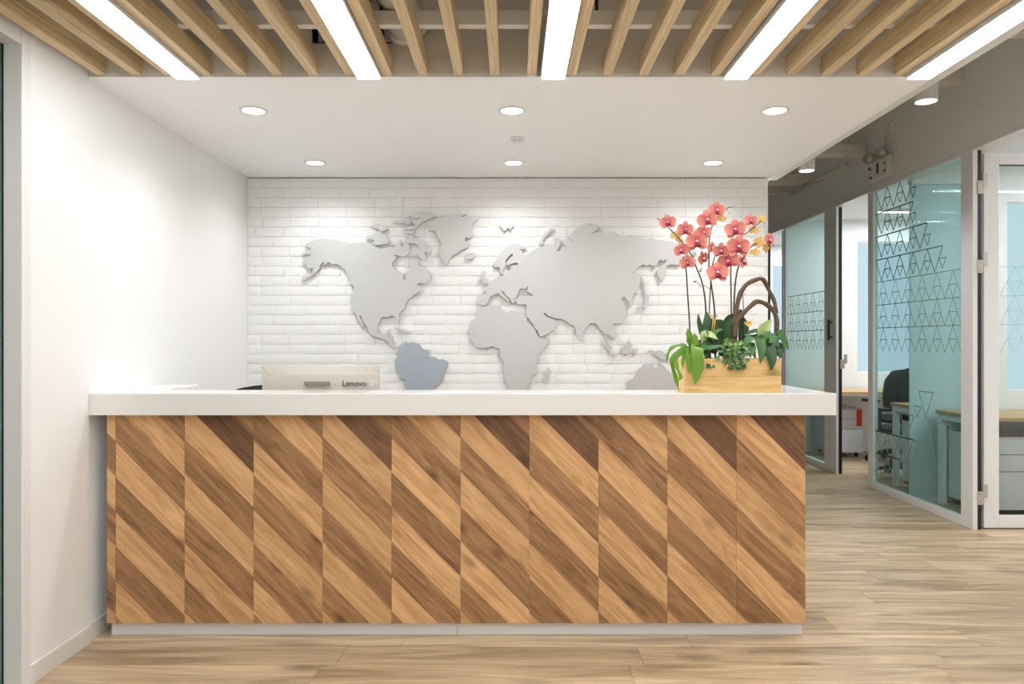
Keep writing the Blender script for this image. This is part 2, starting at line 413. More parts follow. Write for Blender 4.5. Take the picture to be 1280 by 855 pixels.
PLATES = [
    ('continent_plate', 'silver', NA, 'large silver metal plate of North America on the brick wall'),
    ('continent_plate', 'blue_silver', tr((4, [(510, 285), (550, 248), (588, 226), (598, 248), (640, 235), (690, 245), (725, 260), (745, 290), (780, 315), (820, 318), (835, 350), (822, 392), (797, 416), (850, 395), (900, 400), (930, 425), (975, 422), (1030, 460), (1020, 510), (985, 550), (975, 600), (960, 660), (930, 695), (880, 715), (845, 760), (800, 830), (720, 960), (650, 1120), (600, 1130), (560, 1050), (575, 900), (580, 760), (575, 640), (520, 625), (490, 570), (460, 480), (465, 430), (500, 370), (505, 320)])), 'blue grey metal plate of South America on the brick wall'),
    ('continent_plate', 'silver', tr((5, [(115, 200), (125, 158), (160, 152), (200, 144), (260, 137), (310, 137), (315, 165), (370, 200), (395, 180), (450, 190), (500, 197), (504, 225), (550, 292), (592, 338), (622, 398), (650, 412), (705, 410), (690, 460), (640, 520), (610, 560), (605, 610), (610, 690), (570, 720), (550, 780), (530, 800), (515, 840), (480, 930), (400, 950), (380, 860), (355, 770), (330, 710), (345, 650), (340, 600), (300, 550), (300, 495), (270, 490), (240, 470), (200, 485), (130, 492), (95, 465), (55, 410), (42, 340), (60, 280), (100, 240)])), 'silver metal plate of Africa on the brick wall'),
    ('continent_plate', 'silver', tr((6, [(60, 770), (62, 742), (130, 735), (128, 700), (105, 680), (140, 668), (165, 640), (190, 602), (235, 577), (290, 575), (330, 550), (352, 505), (346, 476), (412, 470), (410, 456), (345, 461), (320, 478), (308, 450), (330, 425), (370, 385), (362, 366), (335, 390), (303, 430), (300, 482), (285, 556), (262, 545), (245, 488), (200, 497), (192, 450), (240, 400), (270, 350), (300, 310), (340, 290), (400, 280), (440, 300), (500, 318), (424, 330), (455, 362), (475, 392), (502, 375), (540, 345), (600, 320), (650, 300), (742, 292), (735, 240), (780, 230), (796, 250), (787, 290), (757, 347), (787, 345), (805, 303), (845, 322), (822, 290), (806, 256), (840, 248), (868, 228), (888, 278), (884, 240), (857, 218), (900, 185), (930, 152)]),
                                    (7, [(30, 122), (80, 115), (130, 95), (180, 90), (250, 118), (262, 130), (165, 188), (240, 168), (290, 162), (350, 180), (400, 172), (440, 195), (490, 225), (560, 215), (600, 216), (680, 220), (780, 235), (880, 250), (1020, 270), (1100, 290), (1250, 330), (1300, 380), (1200, 440), (1130, 490), (1080, 527), (1030, 515), (985, 525), (962, 555), (972, 600), (950, 650), (915, 700), (880, 640), (865, 590), (885, 560), (930, 520), (974, 478), (962, 462), (935, 490), (905, 465), (880, 490), (855, 537), (800, 520), (760, 532), (720, 515), (690, 530), (660, 565), (608, 607), (640, 622), (690, 622), (697, 650), (688, 700), (678, 760), (640, 812)]),
                                    (8, [(780, 50), (745, 42), (735, 85), (728, 110), (722, 155), (705, 142), (700, 110), (660, 72), (628, 95), (660, 110), (665, 135), (680, 160), (670, 190), (690, 202), (685, 240), (660, 270), (600, 297), (580, 290), (570, 312), (592, 340), (612, 380), (580, 422), (550, 400), (525, 373), (515, 385), (522, 420), (552, 460), (567, 492), (540, 482), (513, 440), (503, 380), (480, 348), (460, 346), (430, 293), (385, 288), (350, 330), (325, 355), (325, 400), (320, 437), (298, 425), (265, 355), (240, 303), (215, 302), (200, 270), (150, 252), (90, 250), (58, 235)]),
                                    (5, [(700, 232), (665, 203), (658, 215), (685, 242), (735, 255), (770, 300), (750, 340), (690, 380), (633, 400), (610, 350), (570, 300), (540, 250), (512, 218), (517, 190), (522, 138), (452, 135), (430, 110), (410, 95)]),
                                    (6, [(412, 767), (418, 748), (480, 750), (547, 743), (490, 700), (512, 663), (470, 690), (440, 676), (420, 708), (408, 745), (395, 763), (368, 775), (387, 800), (370, 812), (350, 790), (330, 760), (290, 720), (260, 690), (263, 706), (300, 752), (337, 787), (320, 802), (290, 770), (240, 723), (200, 735), (160, 760), (150, 800), (120, 832), (80, 827), (60, 810)])), 'large silver metal plate of Europe and Asia on the brick wall'),
    ('continent_plate', 'silver', tr((2, [(780, 150), (830, 122), (920, 118), (980, 102), (1070, 95), (1015, 130), (1100, 125), (1130, 155), (1195, 148), (1150, 182), (1130, 210), (1138, 240), (1118, 265), (1138, 310), (1105, 348), (1068, 332), (1050, 372), (1105, 402), (1080, 432), (1000, 467), (970, 492), (922, 527), (900, 560), (875, 612), (850, 600), (830, 570), (805, 520), (800, 450), (818, 405), (795, 350), (775, 300), (745, 265), (692, 270), (702, 220), (680, 192), (720, 170)])), 'silver metal plate of Greenland on the brick wall'),
    ('continent_plate', 'silver', tr((8, [(690, 900), (685, 835), (685, 775), (740, 745), (770, 690), (810, 655), (840, 630), (895, 625), (900, 655), (945, 670), (955, 610), (990, 640), (1020, 680), (1060, 720), (1090, 780), (1100, 840), (1060, 1000), (950, 1020), (850, 960), (720, 960)])), 'silver metal plate of Australia behind the planter'),
    ('island_plate', 'silver', tr((2, [(55, 348), (100, 318), (140, 290), (220, 290), (270, 318), (280, 350), (302, 382), (270, 402), (232, 398), (205, 415), (160, 408), (128, 402), (150, 362), (110, 352)])), 'silver plate of Victoria Island above the North America plate'),
    ('island_plate', 'silver', tr((2, [(98, 222), (150, 198), (190, 195), (200, 215), (260, 225), (287, 257), (250, 268), (210, 277), (190, 250), (155, 242)])), 'small silver plate of Banks Island above the North America plate'),
    ('island_plate', 'silver', tr((2, [(455, 382), (480, 360), (482, 320), (500, 300), (540, 345), (600, 350), (650, 380), (662, 422), (690, 450), (712, 468), (682, 502), (660, 478), (642, 482), (652, 512), (668, 532), (638, 567), (610, 550), (580, 520), (545, 515), (570, 500), (582, 470), (592, 432), (552, 397), (500, 392)])), 'silver plate of Baffin Island between North America and Greenland'),
    ('island_plate', 'silver', tr((2, [(485, 130), (560, 105), (650, 95), (740, 105), (765, 120), (700, 142), (660, 172), (615, 190), (590, 222), (560, 222), (540, 200), (510, 170), (560, 152), (604, 135), (545, 140)])), 'silver plate of Ellesmere Island beside the Greenland plate'),
    ('island_plate', 'silver', tr((2, [(436, 238), (500, 215), (570, 225), (582, 240), (550, 252), (480, 257), (445, 252)])), 'thin silver plate of Devon Island above Baffin Island'),
    ('island_plate', 'silver', tr((2, [(428, 275), (480, 268), (552, 275), (540, 297), (480, 297)])), 'thin silver plate of Somerset Island above Baffin Island'),
    ('island_plate', 'silver', tr((2, [(325, 180), (380, 165), (440, 152), (500, 170), (532, 202), (505, 207), (440, 190), (380, 194)])), 'small silver plate of the Sverdrup Islands beside Ellesmere Island'),
    ('island_plate', 'silver', tr((2, [(1058, 530), (1080, 498), (1140, 488), (1157, 522), (1110, 557)])), 'small silver plate of Iceland between Greenland and Europe'),
    ('island_plate', 'silver', tr((3, [(538, 597), (580, 586), (620, 608), (670, 617), (722, 640), (700, 657), (660, 642), (610, 618), (560, 607)])), 'thin silver plate of Cuba between the two American plates'),
    ('island_plate', 'silver', tr((5, [(705, 648), (717, 685), (690, 760), (665, 793), (648, 760), (655, 700)])), 'small silver plate of Madagascar beside the Africa plate'),
    ('island_plate', 'silver', tr((6, [(92, 548), (120, 515), (126, 560), (115, 580), (157, 608), (140, 627), (103, 627), (100, 590)])), 'small silver plate of Great Britain beside the Europe plate'),
    ('island_plate', 'silver', tr((6, [(53, 605), (75, 585), (92, 600), (60, 617)])), 'tiny silver plate of Ireland beside Great Britain'),
    ('island_plate', 'silver', tr((6, [(252, 113), (320, 93), (377, 100), (372, 122), (345, 164), (325, 140), (290, 170), (270, 140)])), 'small silver plate of Svalbard above the Europe plate'),
    ('island_plate', 'silver', tr((6, [(598, 272), (620, 230), (650, 190), (700, 148), (738, 148), (700, 182), (652, 222), (632, 262), (642, 297), (610, 290)])), 'curved silver plate of Novaya Zemlya above the Asia plate'),
    ('island_plate', 'silver', tr((7, [(706, 636), (722, 680), (746, 740), (752, 800), (735, 825), (727, 760), (707, 690)])), 'thin silver plate of Sakhalin beside the Asia plate'),
    ('island_plate', 'silver', tr((8, [(838, 20), (862, 60), (857, 130), (840, 162), (800, 162), (780, 182), (763, 170), (790, 150), (825, 140), (835, 90), (830, 50)])), 'small silver plate of Japan beside the Asia plate'),
    ('island_plate', 'silver', tr((8, [(478, 450), (500, 455), (540, 498), (590, 543), (597, 572), (570, 562), (530, 512)])), 'slanted silver plate of Sumatra below the Asia plate'),
    ('island_plate', 'silver', tr((8, [(628, 502), (660, 480), (700, 433), (722, 460), (715, 512), (690, 547), (645, 540)])), 'silver plate of Borneo below the Asia plate'),
    ('island_plate', 'silver', tr((8, [(738, 500), (787, 493), (762, 512), (762, 552), (745, 557), (733, 530)])), 'tiny silver plate of Sulawesi beside Borneo'),
    ('island_plate', 'silver', tr((8, [(858, 510), (890, 508), (920, 520), (960, 513), (1005, 545), (1050, 590), (1000, 587), (970, 592), (930, 557), (890, 547)])), 'silver plate of New Guinea above the Australia plate'),
]


def inside(p, poly):
    x, z = p; r = False; j = len(poly) - 1
    for i in range(len(poly)):
        (xi, zi), (xj, zj) = poly[i], poly[j]
        if (zi > z) != (zj > z) and x < (xj - xi) * (z - zi) / (zj - zi) + xi: r = not r
        j = i
    return r


def brick_mesh(i):
    r = random.Random(100 + i)
    L, H, Dp = 1.0, 1.0, 1.0
    nx, nz = 6, 3
    rows = []
    for b in range(nz + 1):
        rw = []
        for a in range(nx + 1):
            u, v = a / nx, b / nz
            edge = (a in (0, nx)) or (b in (0, nz))
            x = u - 0.5; z = v - 0.5
            if b in (0, nz): z += r.uniform(-0.05, 0.03) * (1 if b else -1)
            if a in (0, nx): x += r.uniform(-0.006, 0.003) * (1 if a else -1)
            y = -1.0 + (r.uniform(0.22, 0.5) if edge else r.uniform(-0.10, 0.12))
            rw.append((x, y, z))
        rows.append(rw)
    m = MB().quadgrid(rows)
    ring = [(0, a) for a in range(nx + 1)] + [(b, nx) for b in range(1, nz + 1)] + [(nz, a) for a in range(nx - 1, -1, -1)] + [(b, 0) for b in range(nz - 1, 0, -1)]
    loop = [rows[b][a] for b, a in ring]
    m.quadgrid([loop, [(x, 0.3, z) for x, y, z in loop]], True)
    me = m.mesh('brick'); me.materials.append(M['brick'])
    for p in me.polygons: p.use_smooth = True
    return me


XBL, XBR = XA, 1.755
wall_b = struct(B((XBL - 0.1, YB + 0.004, 0), (XBR, YB + 0.15, ZS - 0.005)).build('wall_back', 'mortar'), 'white painted brick wall behind the reception desk', 'wall')
variants = [brick_mesh(i) for i in range(12)]
PITCH, BL = 0.0669, 0.194
bricks = []
rb = random.Random(11)
z = ZS - 0.006 - PITCH / 2; r = 0
while z > 0.70:
    x = XBL - BL * rb.choice((0.0, 0.5, 0.28, 0.72)) if r % 2 else XBL - BL * rb.choice((0.45, 0.5, 0.1))
    while x < XBR:
        xa, xb = max(x, XBL), min(x + BL, XBR)
        if xb - xa > 0.025:
            vis = 0
            for su in (0.1, 0.3, 0.5, 0.7, 0.9):
                for sv in (-0.35, 0, 0.35):
                    px = xa + (xb - xa) * su; pz = z + sv * PITCH
                    if pz > 0.945 and not any(inside((px, pz), pl[2]) for pl in PLATES[:6]): vis += (xb - xa)
            bricks.append((vis, xa, xb, z))
        x += BL
    z -= PITCH; r += 1
bricks.sort(key=lambda b: -b[0])
restm = MB()
for i, (vis, xa, xb, z) in enumerate(bricks):
    me = rb.choice(variants)
    sc = ((xb - xa) - 0.0014, rb.uniform(0.0065, 0.009), PITCH - 0.003)
    loc = ((xa + xb) / 2, YB + 0.004, z + rb.uniform(-0.0008, 0.0008))
    if i < 300:
        o = bpy.data.objects.new('brick', me); COL.objects.link(o); o.parent = wall_b
        o.location = loc; o.scale = sc
    else:
        n = len(restm.v)
        restm.v += [(v.co.x * sc[0] + loc[0], v.co.y * sc[1] + loc[1], v.co.z * sc[2] + loc[2]) for v in me.vertices]
        restm.f += [tuple(n + k for k in p.vertices) for p in me.polygons]
o = restm.build('remaining_bricks', 'brick', wall_b, smooth=True); o['kind'] = 'stuff'

NUDGE = {'silver metal plate of Africa': (-0.003, -0.004), 'silver plate of Baffin Island': (0.005, 0.0)}


def coast(poly):
    """ragged laser-cut coast: one or two rounds of midpoint displacement"""
    r = random.Random(len(poly) * 7)
    for amp in (0.13, 0.13):
        out = []
        for i, a in enumerate(poly):
            b = poly[(i + 1) % len(poly)]; out.append(a)
            L = math.hypot(b[0] - a[0], b[1] - a[1])
            if L > 0.012:
                t = r.uniform(0.35, 0.65); k = r.uniform(-amp, amp)
                k = max(-0.006 / L, min(0.006 / L, k))
                out.append((a[0] + (b[0] - a[0]) * t - (b[1] - a[1]) * k, a[1] + (b[1] - a[1]) * t + (b[0] - a[0]) * k))
        poly = out
    return poly


# world map plates on stand-off pins
for name, mat, poly, label in PLATES:
    cx = sum(p[0] for p in poly) / len(poly); cz = sum(p[1] for p in poly) / len(poly)
    m = MB().prism([(x + NUDGE.get(label.split(' on ')[0].split(' between ')[0], (0, 0))[0], z + NUDGE.get(label.split(' on ')[0].split(' between ')[0], (0, 0))[1]) for x, z in coast(poly)], YM, YM + 0.012)
    o = m.build(name, mat, origin=(cx, YM, cz))
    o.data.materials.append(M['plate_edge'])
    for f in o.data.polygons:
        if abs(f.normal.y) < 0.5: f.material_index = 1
    tag(o, label, 'wall plate', 'metal world map plates on the brick wall')
    # stand-off pins behind the plate
    r = random.Random(len(poly)); got = 0; tries = 0
    xs = [p[0] for p in poly]; zs = [p[1] for p in poly]
    want = 6 if len(poly) > 45 else (3 if name == 'continent_plate' else 1)
    while got < want and tries < 900:
        tries += 1
        q = (r.uniform(min(xs), max(xs)), r.uniform(min(zs), max(zs)))
        e = 0.004
        if all(inside((q[0] + a, q[1] + b), poly) for a in (-e, e) for b in (-e, e)):
            MB().tube([(q[0], YM + 0.011, q[1]), (q[0], YB - 0.0045, q[1])], 0.003, 6).build('standoff_pin', 'alu', o); got += 1

# ------------------------------------------------------------------ slat ceiling
sc_ = thing('slat_ceiling', (0, 1.6, 2.415), 'open ceiling of pale oak slats on white cross bars', 'slat ceiling')
LX = [-1.425 + 0.777 * k for k in range(5)]
LX[1] -= 0.006
OFF = [0.1446, 0.2966, 0.449, 0.602, 0.758]
xr = [-1.727, -1.575, -1.437] + [LX[k] + q for k in range(4) for q in OFF]
Y0 = -2.0
slat_me = B((-0.0205, Y0, 2.415), (0.0205, YF - 0.002, 2.493)).mesh('slat')
for x in xr:
    o = link('slat', slat_me, 'slat', None, bevel=0.001); o.location = (x - 0.0205, 0, 0)
    adopt(o, sc_)
for yc in (2.847, 1.85, 0.85, -0.6):
    B((-1.79, yc, 2.494), (1.80, yc + 0.04, 2.55)).build('cross_bar', 'wall', sc_, bevel=0.002)
for yc in (2.86, 1.87):
    for x in (-1.51, -0.51, 0.93 , 0.32, 1.30):
        B((x, yc, 2.55), (x + 0.012, yc + 0.02, ZC)).build('hanger_rod', 'black', sc_)
names = ['next to the white side wall', 'second out from the white side wall', 'in the middle of the slat ceiling', 'second in from the corridor edge trim', 'along the corridor edge trim']
for k, x in enumerate(LX):
    t = thing('strip_light', (x + 0.046, 1.7, 2.40), 'white linear LED strip light ' + names[k], 'ceiling light', 'linear strip lights between the slats')
    B((x - 0.006, Y0, 2.401), (x + 0.098, YF + 0.004, 2.46)).build('housing', 'led_body', t)
    B((x, Y0, 2.397), (x + 0.092, YF + 0.001, 2.403)).build('diffuser', 'led', t)
# ducts above the slats
for x, rr, nm in ((-0.452, 0.078, 'wider white air duct above the slats entering the upstand'), (-0.640, 0.07, 'white air duct above the slats beside the strip light')):
    t = thing('air_duct', (x, 2.4, 2.63), nm, 'duct', 'air ducts above the slat ceiling')
    MB().tube([(x - 0.02, 0.4, 2.63), (x, YF - 0.02, 2.63)], rr, 20).build('duct_body', 'duct', t, smooth=True)
    MB().tube([(x - 0.0, YF - 0.06, 2.63), (x, YF + 0.0, 2.63)], rr + 0.018, 20).build('duct_collar', 'duct', t, smooth=True)
for x0, x1, nm in ((-0.845, -0.800, 'small black opening in the upstand between slats'), (-0.556, -0.500, 'black opening in the upstand between the two air ducts')):
    e = 0.004
    sl = MB().box((x0 - e, YF - 0.004, HZ0 - e), (x1 + e, YF + 0.08, HZ0)).box((x0 - e, YF - 0.004, HZ1), (x1 + e, YF + 0.08, HZ1 + e))
    sl.box((x0 - e, YF - 0.004, HZ0), (x0, YF + 0.08, HZ1)).box((x1, YF - 0.004, HZ0), (x1 + e, YF + 0.08, HZ1))
    tag(sl.build('wall_grommet', 'black'), nm, 'opening', 'openings in the upstand')

# recessed downlights
pos = {(-1.258, 3.62): 'over the monitor end of the desk front', (0.0, 3.62): 'over the middle of the desk front', (1.28, 3.62): 'over the orchid end of the desk front',
       (-1.236, 4.673): 'by the brick wall above the Alaska plate', (0.01, 4.673): 'by the brick wall above the Greenland gap', (1.264, 4.673): 'by the brick wall above the orchids'}
for (x, y), nm in pos.items():
    t = thing('downlight', (x, y, ZS), 'round recessed white downlight ' + nm, 'ceiling light', 'recessed downlights in the soffit')
    MB().lathe((x, y, ZS), [(0.066, 0.0), (0.066, -0.004), (0.055, -0.006), (0.052, -0.002)], 32).build('trim_ring', 'led_body', t, smooth=True)
    MB().lathe((x, y, ZS), [(0.052, -0.0045), (0.052, -0.002)], 32).build('lens', 'lens', t)
    ld = bpy.data.lights.new('downlight_lamp', 'SPOT'); ld.energy = DOWN_W; ld.spot_size = math.radians(155); ld.spot_blend = 0.9
    ld.shadow_soft_size = 0.05; ld.color = (0.97, 0.99, 1.0)
    lo = bpy.data.objects.new('downlight_lamp', ld); COL.objects.link(lo); lo.location = (x, y, ZS - 0.02); adopt(lo, t)
t = thing('smoke_detector', (0.03, 4.12, ZS), 'small round white detector between the middle downlights', 'detector')
MB().lathe((0.03, 4.12, ZS), [(0.042, 0.0), (0.042, -0.006), (0.036, -0.012)], 24).build('detector_base', 'led_body', t, smooth=True)
MB().lathe((0.03, 4.12, ZS - 0.012), [(0.026, 0.0), (0.022, -0.008), (0.010, -0.010)], 20).build('detector_cap', 'led_body', t, smooth=True)

# pendant cylinder spots in the corridor
for x, y, nm in ((2.06, 3.70, 'beside the slat ceiling edge'), (2.06, 5.20, 'beside the end of the brick wall')):
    t = thing('cylinder_spotlight', (x, y, 2.47), 'white surface cylinder spotlight over the corridor ' + nm, 'ceiling light', 'cylinder spotlights over the corridor')
    MB().lathe((x, y, 2.474), [(0.046, 0.004), (0.050, 0.0), (0.053, 0.0), (0.053, 0.15), (0.04, 0.152)], 28).build('housing', 'led_body', t, smooth=False)
    MB().lathe((x, y, 2.477), [(0.046, 0), (0.046, 0.003)], 28).build('lens', 'lens', t)
    MB().tube([(x, y, 2.62), (x, y, ZC)], 0.008, 8).build('stem', 'led_body', t)
    ld = bpy.data.lights.new('spot_lamp', 'SPOT'); ld.energy = DOWN_W * 1.3; ld.spot_size = math.radians(165); ld.spot_blend = 0.5; ld.shadow_soft_size = 0.05
    lo = bpy.data.objects.new('spot_lamp', ld); COL.objects.link(lo); lo.location = (x, y, 2.46); adopt(lo, t)

# ------------------------------------------------------------------ reception desk
YP = 3.222            # face of the front panels
ZT, ZU = 1.061, 0.967
desk = thing('reception_desk', (0, 3.5, 0), 'long reception desk with diagonal oak panels and thick white countertop', 'reception desk')
m = MB()
XR = 1.383
outer = [(XA + 0.001, YF + 0.004), (XR, YF + 0.004), (XR, 3.825), (XR - 0.30, 3.825), (XR - 0.30, 3.40), (-1.61, 3.40), (-1.61, 3.825), (XA + 0.001, 3.825)]
n = len(outer)
m.v += [(x, y, ZU) for x, y in outer] + [(x, y, ZT) for x, y in outer]
m.f += [tuple(range(n - 1, -1, -1)), tuple(range(n, 2 * n))] + [(i, (i + 1) % n, n + (i + 1) % n, n + i) for i in range(n)]
m.build('countertop', 'counter', desk, bevel=0.003)
X0, PW = -1.7167, 0.29875
ZB = 0.062


def clip(poly, x0, x1, z0, z1):
    def cut(poly, f, g):
        out = []
        for i in range(len(poly)):
            a, b = poly[i - 1], poly[i]
            fa, fb = f(a), f(b)
            if (fa >= 0) != (fb >= 0):
                t = fa / (fa - fb); out.append((a[0] + (b[0] - a[0]) * t, a[1] + (b[1] - a[1]) * t))
            if fb >= 0: out.append(b)
        return out
    for f in (lambda p: p[0] - x0, lambda p: x1 - p[0], lambda p: p[1] - z0, lambda p: z1 - p[1]):
        if len(poly) < 3: return []
        poly = cut(poly, f, None)
    return poly


def front_panel(xa, xb, zoff, first_light, knot_shift):
    bk = B((xa, YP + 0.008, ZB), (xb, YP + 0.026, ZU + 0.002)).build('front_panel', 'carcass', desk)
    sp, g = 0.1503, 0.0005
    for k in range(-4, 9):
        zt = zoff - k * sp - g; zb = zoff - (k + 1) * sp + g
        L = 0.32
        poly = [(xa - 0.01, zt + 0.01), (xa - 0.01, zb + 0.01), (xa + L, zb - L), (xa + L, zt - L)]
        poly = clip(poly, xa + 0.0003, xb - 0.0003, ZB, ZU)
        if len(poly) < 3: continue
        light = (k % 2 == 0) == first_light
        mat = 'oak_light' if light else 'oak_dark'
        if first_light and k in (-1, -2, -3): mat = 'oak_deep' if k == -1 else 'oak_dark'
        c = (sum(p[0] for p in poly) / len(poly), YP, sum(p[1] for p in poly) / len(poly))
        MB().prism(poly, YP, YP + 0.009).build('plank', mat, bk, origin=c)


def zpx(y): return CAM_Z - (y - 427.5) * YP / FPX


for i, (first, yo) in enumerate([(0, 510), (1, 505), (0, 507), (1, 503), (0, 504), (1, 503), (1, 506), (0, 504), (1, 503), (1, 503)]):
    front_panel(X0 + i * PW + 0.0002, X0 + (i + 1) * PW - 0.0002, zpx(yo), bool(first), 0)
front_panel(X0 - 0.038, X0 - 0.0006, zpx(541), False, 0)
xs = (142 - 640.5) * 3.255 / FPX, (572 - 640.5) * 3.255 / FPX, (1003.5 - 640.5) * 3.255 / FPX
B((xs[0], 3.255, 0), (xs[1] - 0.0012, 3.273, ZB)).build('plinth', 'plinth', desk, bevel=0.001)
B((xs[1] + 0.0012, 3.255, 0), (xs[2], 3.273, ZB)).build('plinth', 'plinth', desk, bevel=0.001)
B((1.235, YP + 0.03, ZB), (1.268, 3.80, ZU)).build('side_panel', 'oak_light', desk)
B((1.235, 3.274, 0), (1.262, 3.80, ZB)).build('plinth', 'plinth', desk)
B((-1.75, YP + 0.03, 0.0), (-1.725, 3.80, ZU)).build('side_panel', 'plinth', desk)
B((-1.72, 3.30, 0.715), (1.23, 3.95, 0.74)).build('work_surface', 'plinth', desk)
for x in (-1.70, -0.25, 1.20):
    B((x, 3.32, 0), (x + 0.025, 3.90, 0.715)).build('support_panel', 'plinth', desk)

# ------------------------------------------------------------------ monitor (back towards us)
ym = 3.47
mx0, mx1 = (325.5 - 640.5) * ym / FPX, (472 - 640.5) * ym / FPX
mz1 = CAM_Z + (427.5 - 457.5) * ym / FPX; mz0 = mz1 - 0.335
mc = (mx0 + mx1) / 2
mon = thing('computer_monitor', (mc, ym, 0.74), 'champagne all-in-one computer seen from behind on the desk', 'computer')
rows = []
for b in range(9):
    v = b / 8; rw = []
    for a in range(13):
        u = a / 12
        bulge = 0.030 * (math.sin(PI * u) ** 0.45) * (math.sin(PI * min(1, v * 0.55 + 0.0)) ** 0.6 if v < 1 else 0.9)
        rw.append((mx0 + (mx1 - mx0) * u, ym + 0.03 - bulge, mz1 - (mz1 - mz0) * v))
    rows.append(rw)
shell = MB().quadgrid(rows)
ring = rows[0] + [r[-1] for r in rows[1:]] + rows[-1][-2::-1] + [r[0] for r in rows[-2:0:-1]]
shell.quadgrid([ring, [(x, ym + 0.045, z) for x, y, z in ring]], True)
shell.build('back_shell', 'monitor', mon, smooth=False)
B((mx0, ym + 0.045, mz0), (mx1, ym + 0.056, mz1)).build('screen', 'black', mon, bevel=0.002)
MB().box((mc - 0.09, ym - 0.02, 0.74), (mc + 0.09, ym + 0.16, 0.752)).box((mc - 0.03, ym + 0.012, 0.75), (mc + 0.03, ym + 0.03, mz0 + 0.06)).build('stand', 'alu', mon, bevel=0.003)
k = ym / FPX
zf = lambda y: CAM_Z + (427.5 - y) * k
xf = lambda x: (x - 640.5) * k
for i in range(11):
    xx = xf(380.5) + (xf(413.5) - xf(380.5)) * i / 11
    B((xx, ym - 0.0025, zf(482.5)), (xx + (xf(413.5) - xf(380.5)) / 11 * 0.78, ym + 0.003, zf(477))).build('vent_slot', 'vent', mon)
tx = bpy.data.curves.new('maker_lettering', 'FONT'); tx.body = 'Lenovo'; tx.size = 0.0385; tx.extrude = 0.0006; tx.offset = 0.0006
to = bpy.data.objects.new('maker_lettering', tx); COL.objects.link(to)
bpy.context.view_layer.update()
wdt = to.dimensions.x
me = bpy.data.meshes.new_from_object(to.evaluated_get(bpy.context.evaluated_depsgraph_get()))
bpy.data.objects.remove(to)
me.transform(Matrix.Rotation(PI / 2, 4, 'X'))
s = (xf(458) - xf(428)) / wdt
me.transform(Matrix.Diagonal((s, 1, s * 0.98, 1)))
me.materials.clear()
link('maker_lettering', me, 'ink', mon, origin=(xf(428), ym - 0.0008, zf(482.6)))
st = B((xf(463), ym - 0.001, zf(482.5)), (xf(466.5), ym + 0.004, zf(476.5))).build('sticker', 'plinth', mon)
B((xf(464.2), ym - 0.0014, zf(479)), (xf(465.3), ym + 0.0, zf(477))).build('sticker_mark', 'vent', st)


# ------------------------------------------------------------------ office chairs
def office_chair(loc, ang, label, arms=True, top=1.02, mesh='mesh'):
    t = thing('office_chair', loc, label, 'chair')
    R = Matrix.Translation(Vector(loc)) @ Matrix.Rotation(ang, 4, 'Z')

    def put(mb, name, mat, smooth=True, par=t):
        mb.v = [tuple(R @ Vector(p)) for p in mb.v]
        return mb.build(name, mat, par, smooth=smooth, origin=loc)
    # seat, cushion shaped: local +y is forwards
    rows = []
    for i in range(9):
        v = i / 8 * 2 - 1; rw = []
        for j in range(17):
            a = 2 * PI * j / 16
            ex = abs(math.cos(a)) ** 0.5 * math.copysign(1, math.cos(a)); ey = abs(math.sin(a)) ** 0.5 * math.copysign(1, math.sin(a))
            r = (1 - abs(v) ** 3) ** 0.5 if abs(v) < 1 else 0.0
            r = max(r, 0.75)
            rw.append((0.24 * ex * r, 0.235 * ey * r, 0.46 + 0.035 * v))
        rows.append(rw)
    mb = MB().quadgrid(rows); mb.f.append(tuple(range(16, -1, -1)))
    e = len(mb.v) - 17; mb.f.append(tuple(e + q for q in range(17)))
    put(mb, 'seat', mesh)
    # backrest, curved shell
    front, back = [], []
    for i in range(10):
        v = i / 9; w = 0.225 * (0.86 + 0.28 * math.sin(PI * (0.15 + 0.75 * v))) * (1 - 0.22 * max(0, v - 0.8) / 0.2)
        fr, bk = [], []
        for j in range(11):
            u = j / 10 * 2 - 1
            y = -0.22 - 0.05 * v + 0.055 * u * u - 0.02 * math.sin(PI * v)
            zz = 0.56 + (top - 0.56) * v - 0.02 * u * u * v
            fr.append((w * u, y + 0.014, zz)); bk.append((w * u, y - 0.014, zz))
        front.append(fr); back.append(bk)
    mb = MB().quadgrid(front); mb.quadgrid(back)
    lp = lambda g: g[0] + [r[-1] for r in g[1:]] + g[-1][-2::-1] + [r[0] for r in g[-2:0:-1]]
    mb.quadgrid([lp(front), lp(back)], True)
    put(mb, 'backrest', mesh)
    put(MB().tube([(0, -0.10, 0.42), (0, -0.24, 0.44), (0, -0.275, 0.56), (0, -0.285, 0.75)], 0.02, 8), 'back_bracket', 'black')
    if arms:
        for sx in (-1, 1):
            put(MB().tube([(sx * 0.20, 0, 0.44), (sx * 0.285, 0, 0.46), (sx * 0.29, -0.01, 0.64)], 0.016, 8), 'arm_post', 'black')
            put(MB().box((sx * 0.29 - 0.035, -0.13, 0.64), (sx * 0.29 + 0.035, 0.12, 0.668)), 'armrest', 'black', False)
    put(MB().tube([(0, 0, 0.10), (0, 0, 0.28), (0, 0, 0.43)], [0.03, 0.022, 0.022], 10), 'gas_lift', 'black')
    for q in range(5):
        a = 2 * PI * q / 5 + 0.3; c, s_ = math.cos(a), math.sin(a)
        leg = put(MB().tube([(0.02 * c, 0.02 * s_, 0.115), (0.16 * c, 0.16 * s_, 0.10), (0.29 * c, 0.29 * s_, 0.075)], [0.026, 0.022, 0.016], 8), 'base_leg', 'black')
        put(MB().tube([(0.29 * c - 0.022 * s_, 0.29 * s_ + 0.022 * c, 0.03), (0.29 * c + 0.022 * s_, 0.29 * s_ - 0.022 * c, 0.03)], 0.03, 12), 'caster', 'black', True, leg)
    return t


office_chair((-1.45, 4.25, 0), PI + 0.12, 'black office chair behind the reception desk beside the monitor', True, 1.02)

